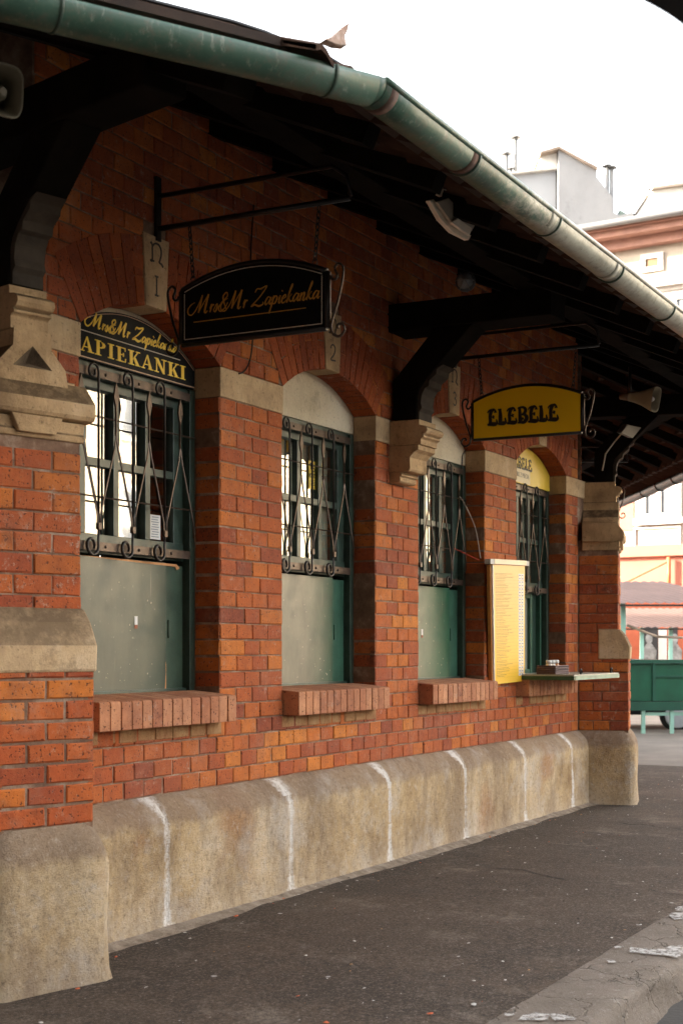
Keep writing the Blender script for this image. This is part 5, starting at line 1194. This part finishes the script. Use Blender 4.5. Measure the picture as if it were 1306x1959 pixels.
# ------------------------------------------------------------------ market stalls on the square
MINT = simple('mint_green_post', (.30, .55, .45), .6, .12, 4); STG = simple('stall_green_board', (.006, .085, .042), .5, .25, 2.5)
CORR = simple('brown_corrugated_sheet', (.105, .060, .050), .6, .2, 2)
def stall(D, label, zed, zrg, pxs, counter, depth=1.6, uL_=None):
    S = Fr((CAM.x+CT*D, CAM.y+ST*D), (ST, -CT), (-CT, -ST)); U = lambda px: (px-CXP)/FPX*D
    e = empty('market_stall', S(U(1250), 0, 0), label, 'market stall', 'market stalls on the square')
    m_ = MB(S); u0, u1 = uL_, U(1430); n_ = int((u1-u0)/.035); vs = []
    for i in range(n_+1):
        u = u0+(u1-u0)*i/n_; h = .012*math.sin(2*math.pi*i/4)
        vs += [(u, .25, zed+h), (u-.9, -depth, zrg+h)]
    m_.add(vs, [(2*i, 2*i+2, 2*i+3, 2*i+1) for i in range(n_)], smooth=True); m_.build('canopy', CORR, e)
    m_ = MB(S); m_.box(u0, u1, .22, .25, zed-.05, zed-.02); m_.build('canopy_edge', simple('dark_edge', (.03, .025, .02), .8, .2, 3), e)
    for px in pxs:
        m_ = MB(S); w_ = .07; m_.box(U(px)-w_/2, U(px)+w_/2, .02, .09, 0, zed); m_.build('post', MINT, e)
    if counter:
        zt_, zb_ = counter
        m_ = MB(S); m_.box(u0+.02, u1, .10, .14, zb_+.14, zt_-.04); m_.box(u0, u1, .0, .18, zt_-.04, zt_); m_.box(u0, u1, .05, .17, zb_, zb_+.13)
        for px in (1243, 1330): m_.box(U(px)-.015, U(px)+.015, .14, .165, zb_+.14, zt_-.04)
        m_.box(U(1244), u1, .14, .16, zt_-.36, zt_-.33); m_.build('counter', STG, e)
    return e, S, U
e, S, U = stall(22.5, 'green market stall with mint posts beside the far corner pier', 1.985, 2.40, (1170, 1190), None, 1.7, (1120-CXP)/FPX*22.5)
m_ = MB(S); D = 22.5; zt_, zb_ = 1.3-(1262-1240)/FPX*D, 1.3-(1358-1240)/FPX*D; u0, u1 = U(1196), U(1430)
m_.box(u0, u1, .20, .24, zb_+.14, zt_-.06); m_.build('counter', STG, e)
m_ = MB(S); m_.box(u0, u1, .10, .28, zt_-.055, zt_); m_.box(u0, u1, .18, .29, zb_, zb_+.13); m_.box(U(1241), U(1247), .24, .27, zb_+.14, zt_-.06); m_.box(U(1247), u1, .24, .262, zt_-.27, zt_-.24); m_.build('counter_rail', simple('darker_green_rail', (.01, .075, .045), .5, .2, 3), e)
for px in (1224, 1278, 1345):
    m_ = MB(S); m_.box(U(px)-.028, U(px)+.028, .20, .26, .0, zb_-.002); m_.build('leg', MINT, e)
m_ = MB(S); m_.box(U(1230), u1, .20, .24, zb_-.08, zb_-.03); m_.build('stretcher', MINT, e)
m_ = MB(S); m_.tube([S(U(1204), -.2, 1.3+(1240-1196)/FPX*D), S(U(1262), -.2, 1.3+(1240-1218)/FPX*D)], .02, 6, fr=False); m_.tube([S(U(1262), -.2, 1.3+(1240-1218)/FPX*D), S(U(1340), -.2, 1.3+(1240-1221)/FPX*D)], .02, 6, fr=False); m_.build('strut', simple('pale_pole', (.55, .42, .33), .6, .1, 5), e)
e2, S2, U2 = stall(28.5, 'second corrugated market stall standing behind the green one', 1.70, 2.12, (1226, 1281, 1360), None, 1.6, (1120-CXP)/FPX*28.5)
# posters and orange boards behind stalls
D3 = 31.; S3 = Fr((CAM.x+CT*D3, CAM.y+ST*D3), (ST, -CT), (-CT, -ST)); U3 = lambda px: (px-CXP)/FPX*D3; Z3 = lambda py: 1.3+(HYP-py)/FPX*D3
kb_ = empty('kiosk', S3(U3(1250), 0, 0), 'orange kiosk with dark display panels behind the market stalls', 'kiosk')
m_ = MB(S3); m_.box(U3(1130), U3(1450), -1.2, -.02, 0, 2.35); m_.build('body', simple('orange_red_kiosk', (.55, .13, .06), .7, .15, 3), kb_)
m_ = MB(S3); m_.box(U3(1228), U3(1258), -.02, .0, 0.2, Z3(1197)); m_.box(U3(1283), U3(1296), -.02, .0, .2, Z3(1200)); m_.build('display_panel', simple('charcoal_display', (.05, .045, .045), .4, .3, 1.5), kb_)
m_ = MB(S3); m_.box(U3(1259), U3(1275), -.02, .002, .2, Z3(1205)); m_.box(U3(1160), U3(1180), -.02, .002, Z3(1240), Z3(1200)); m_.build('white_panel', WHITE, kb_)
def figure(px):                                             # plain grey silhouettes standing in for the printed posters
    m_ = MB(S3); cx = U3(px); 
    head = [(cx+.075*math.cos(R(t)), Z3(1222)+.11*math.sin(R(t))) for t in range(0, 360, 24)]; m_.prism(head, .001, .004)
    m_.prism([(cx-.05, Z3(1231)), (cx+.05, Z3(1231)), (cx+.16, Z3(1245)), (cx+.14, Z3(1268)), (cx-.12, Z3(1268)), (cx-.15, Z3(1246))], .001, .003); m_.build('poster_figure', simple('grey_poster_print', (.30, .29, .28), .6, .5, 6), kb_)
figure(1241); figure(1290)
# parked car glimpsed under the counter
D4 = 23.3; S4 = Fr((CAM.x+CT*D4, CAM.y+ST*D4), (ST, -CT), (-CT, -ST)); U4 = lambda px: (px-CXP)/FPX*D4
cr_ = empty('parked_car', S4(U4(1250), 0, 0), 'dark car with silver spoked wheel glimpsed under the stall counter', 'car')
wu = U4(1297); body = [(wu-1.9+3.0, .28), (wu+1.15, .5), (wu+1.1, .85), (wu+.5, 1.0), (wu+.05, 1.35), (wu-1.9, 1.4), (wu-2.5, 1.0), (wu-3.2, .9), (wu-3.3, .45), (wu-3.2, .28)]
m_ = MB(S4); m_.prism([(a_*1., b_*.82) for a_, b_ in body], -1.7, -.1); m_.build('body', simple('dark_blue_car_paint', (.02, .022, .026), .25, .2, 3), cr_, bevel=.06)
m_ = MB(S4); m_.box(wu-2.2, wu-.1, -.1, -.09, .84, 1.08); m_.build('side_window', WGL, cr_)
for dx in (0, -2.45):
    m_ = MB(S4); c0 = S4(wu+dx, -.25, .22); ax = nv3 = Vector((-CT, -ST, 0)); m_.lathe([(.2, 0), (.24, .0), (.255, .03), (.255, .16), (.235, .19), (.20, .19)], c0, ax, 24); wo = m_.build('wheel', simple('tyre_rubber', (.015, .015, .015), .8, .2, 9), cr_)
    m_ = MB(S4)
    for q in range(5):
        a_ = R(90+72*q)
        for s in (-.13, .13): m_.prism([(wu+dx+.04*math.cos(a_)-.012*math.sin(a_)*(1), .22+.04*math.sin(a_)+.012*math.cos(a_)), (wu+dx+.04*math.cos(a_)+.012*math.sin(a_), .22+.04*math.sin(a_)-.012*math.cos(a_)), (wu+dx+.20*math.cos(a_+s)+.022*math.sin(a_), .22+.20*math.sin(a_+s)-.022*math.cos(a_)), (wu+dx+.20*math.cos(a_+s)-.022*math.sin(a_), .22+.20*math.sin(a_+s)+.022*math.cos(a_))], -.055, -.04+.003*s)
    m_.lathe([(.195, .0), (.205, .01), (.185, .012)], S4(wu+dx, -.05, .22), ax, 24); m_.build('rim', simple('silver_rim', (.45, .47, .50), .3, .1, 9), wo)
# dark canopy of the stall behind the camera, its edge in the top right corner
cn = empty('stall_canopy', (1.9, -3.9, 0), 'dark blurred canopy edge in the top right corner of the view', 'canopy')
a = CAM+ray(1205, -12)*2.3; b = CAM+ray(1262, 18)*2.3; c_ = CAM+ray(1312, 52)*2.3; d_ = CAM+ray(1420, 140)*2.3
e0 = a+(a-b)*.5
edge = spline([e0, a, b, c_, d_], 5); back = [p+Vector((-.6, -2.2, .10)) for p in edge]; m_ = MB(); k = len(edge)
m_.add([tuple(p) for p in edge]+[tuple(p) for p in back]+[tuple(p+Vector((0, 0, .03))) for p in edge]+[tuple(p+Vector((0, 0, .03))) for p in back],
       [(i, i+1, k+i+1, k+i) for i in range(k-1)]+[(2*k+i, 3*k+i, 3*k+i+1, 2*k+i+1) for i in range(k-1)]+[(i, 2*k+i, 2*k+i+1, i+1) for i in range(k-1)], fr=False); m_.build('cloth', simple('black_canopy_cloth', (.02, .02, .02), .8, .2, 6), cn)
m_ = MB(); pz_ = back[len(back)//2]; m_.tube([(pz_.x, pz_.y, -.14), (pz_.x, pz_.y, pz_.z)], .025, 8, fr=False); m_.build('pole', IRON, cn)
# ------------------------------------------------------------------ houses round the square (beside and behind the viewer), some added to shape the light
def block(x0, x1, y0, y1, h, face, wallm, label, storeys=4, bay=3.0):
    e = empty('tenement_house', ((x0+x1)/2, (y0+y1)/2, 0), label, 'building', 'tenements round the square')
    m_ = MB(); m_.box(x0, x1, -y1, -y0, -.1, h); m_.build('wall', wallm, e)
    m_ = MB(); m_.box(x0-.4, x1+.4, -y1-.4, -y0+.4, h, h+.35); m_.build('cornice', CORN, e)
    F_ = {'+y': Fr((x0, y1), (1, 0), (0, 1)), '-x': Fr((x0, y0), (0, 1), (-1, 0)), '+x': Fr((x1, y0), (0, 1), (1, 0))}[face]; L = (x1-x0) if face == '+y' else (y1-y0); nb = int(L/bay)
    m_ = MB(F_); g = MB(F_); sh_ = h/storeys
    for i in range(nb):
        for s in range(storeys):
            u = (i+.5)*L/nb; z = s*sh_+sh_*.28; g.box(u-.5, u+.5, 0, .03, z, z+sh_*.5); m_.box(u-.62, u-.5, 0, .08, z-.1, z+sh_*.5+.15); m_.box(u+.5, u+.62, 0, .08, z-.1, z+sh_*.5+.15); m_.box(u-.5, u+.5, 0, .08, z+sh_*.5, z+sh_*.5+.15); m_.box(u-.7, u+.7, 0, .12, z-.22, z-.1)
    m_.build('window_surrounds', WHITE, e); g.build('window_panes', WGL, e)
WARM = simple('ochre_render', (.62, .45, .28), .85, .06, 1.5); WARM2 = simple('cream_render', (.50, .42, .30), .85, .06, 1.5)
DARKH = simple('dark_brick_render', (.09, .06, .042), .9, .1, 1.5)  # colour kept dark in place of shade, so little light bounces
block(-15, 4, -30, -14, 15, '+y', DARKH, 'dark brown unseen tenement across the street, farthest left, set to block skylight')  # unseen, moved close to cut skylight from the left
block(6.2, 29, -35, -25, 4.2, '+y', DARKH, 'low dark brown block added across the street, behind the viewer, to let skylight over', 1)  # added unseen block, kept low so skylight reaches the lower wall
block(29.2, 120, -33, -25, 15, '+y', WARM2, 'cream tenement across the street behind the viewer, right', 4, 7.5)
block(-30, -12, -13.5, 14, 19, '+x', DARKH, 'tall brown unseen tenement at the near end of the square, set to block skylight')  # unseen, made tall and near to cut skylight at this end

block(-60, 5, 34, 48, 32, '-y' if False else '+y', DARKH, 'very tall dark block added behind the market hall, out of view, to shade the street', 8)  # added unseen blocker that keeps the sun off the street
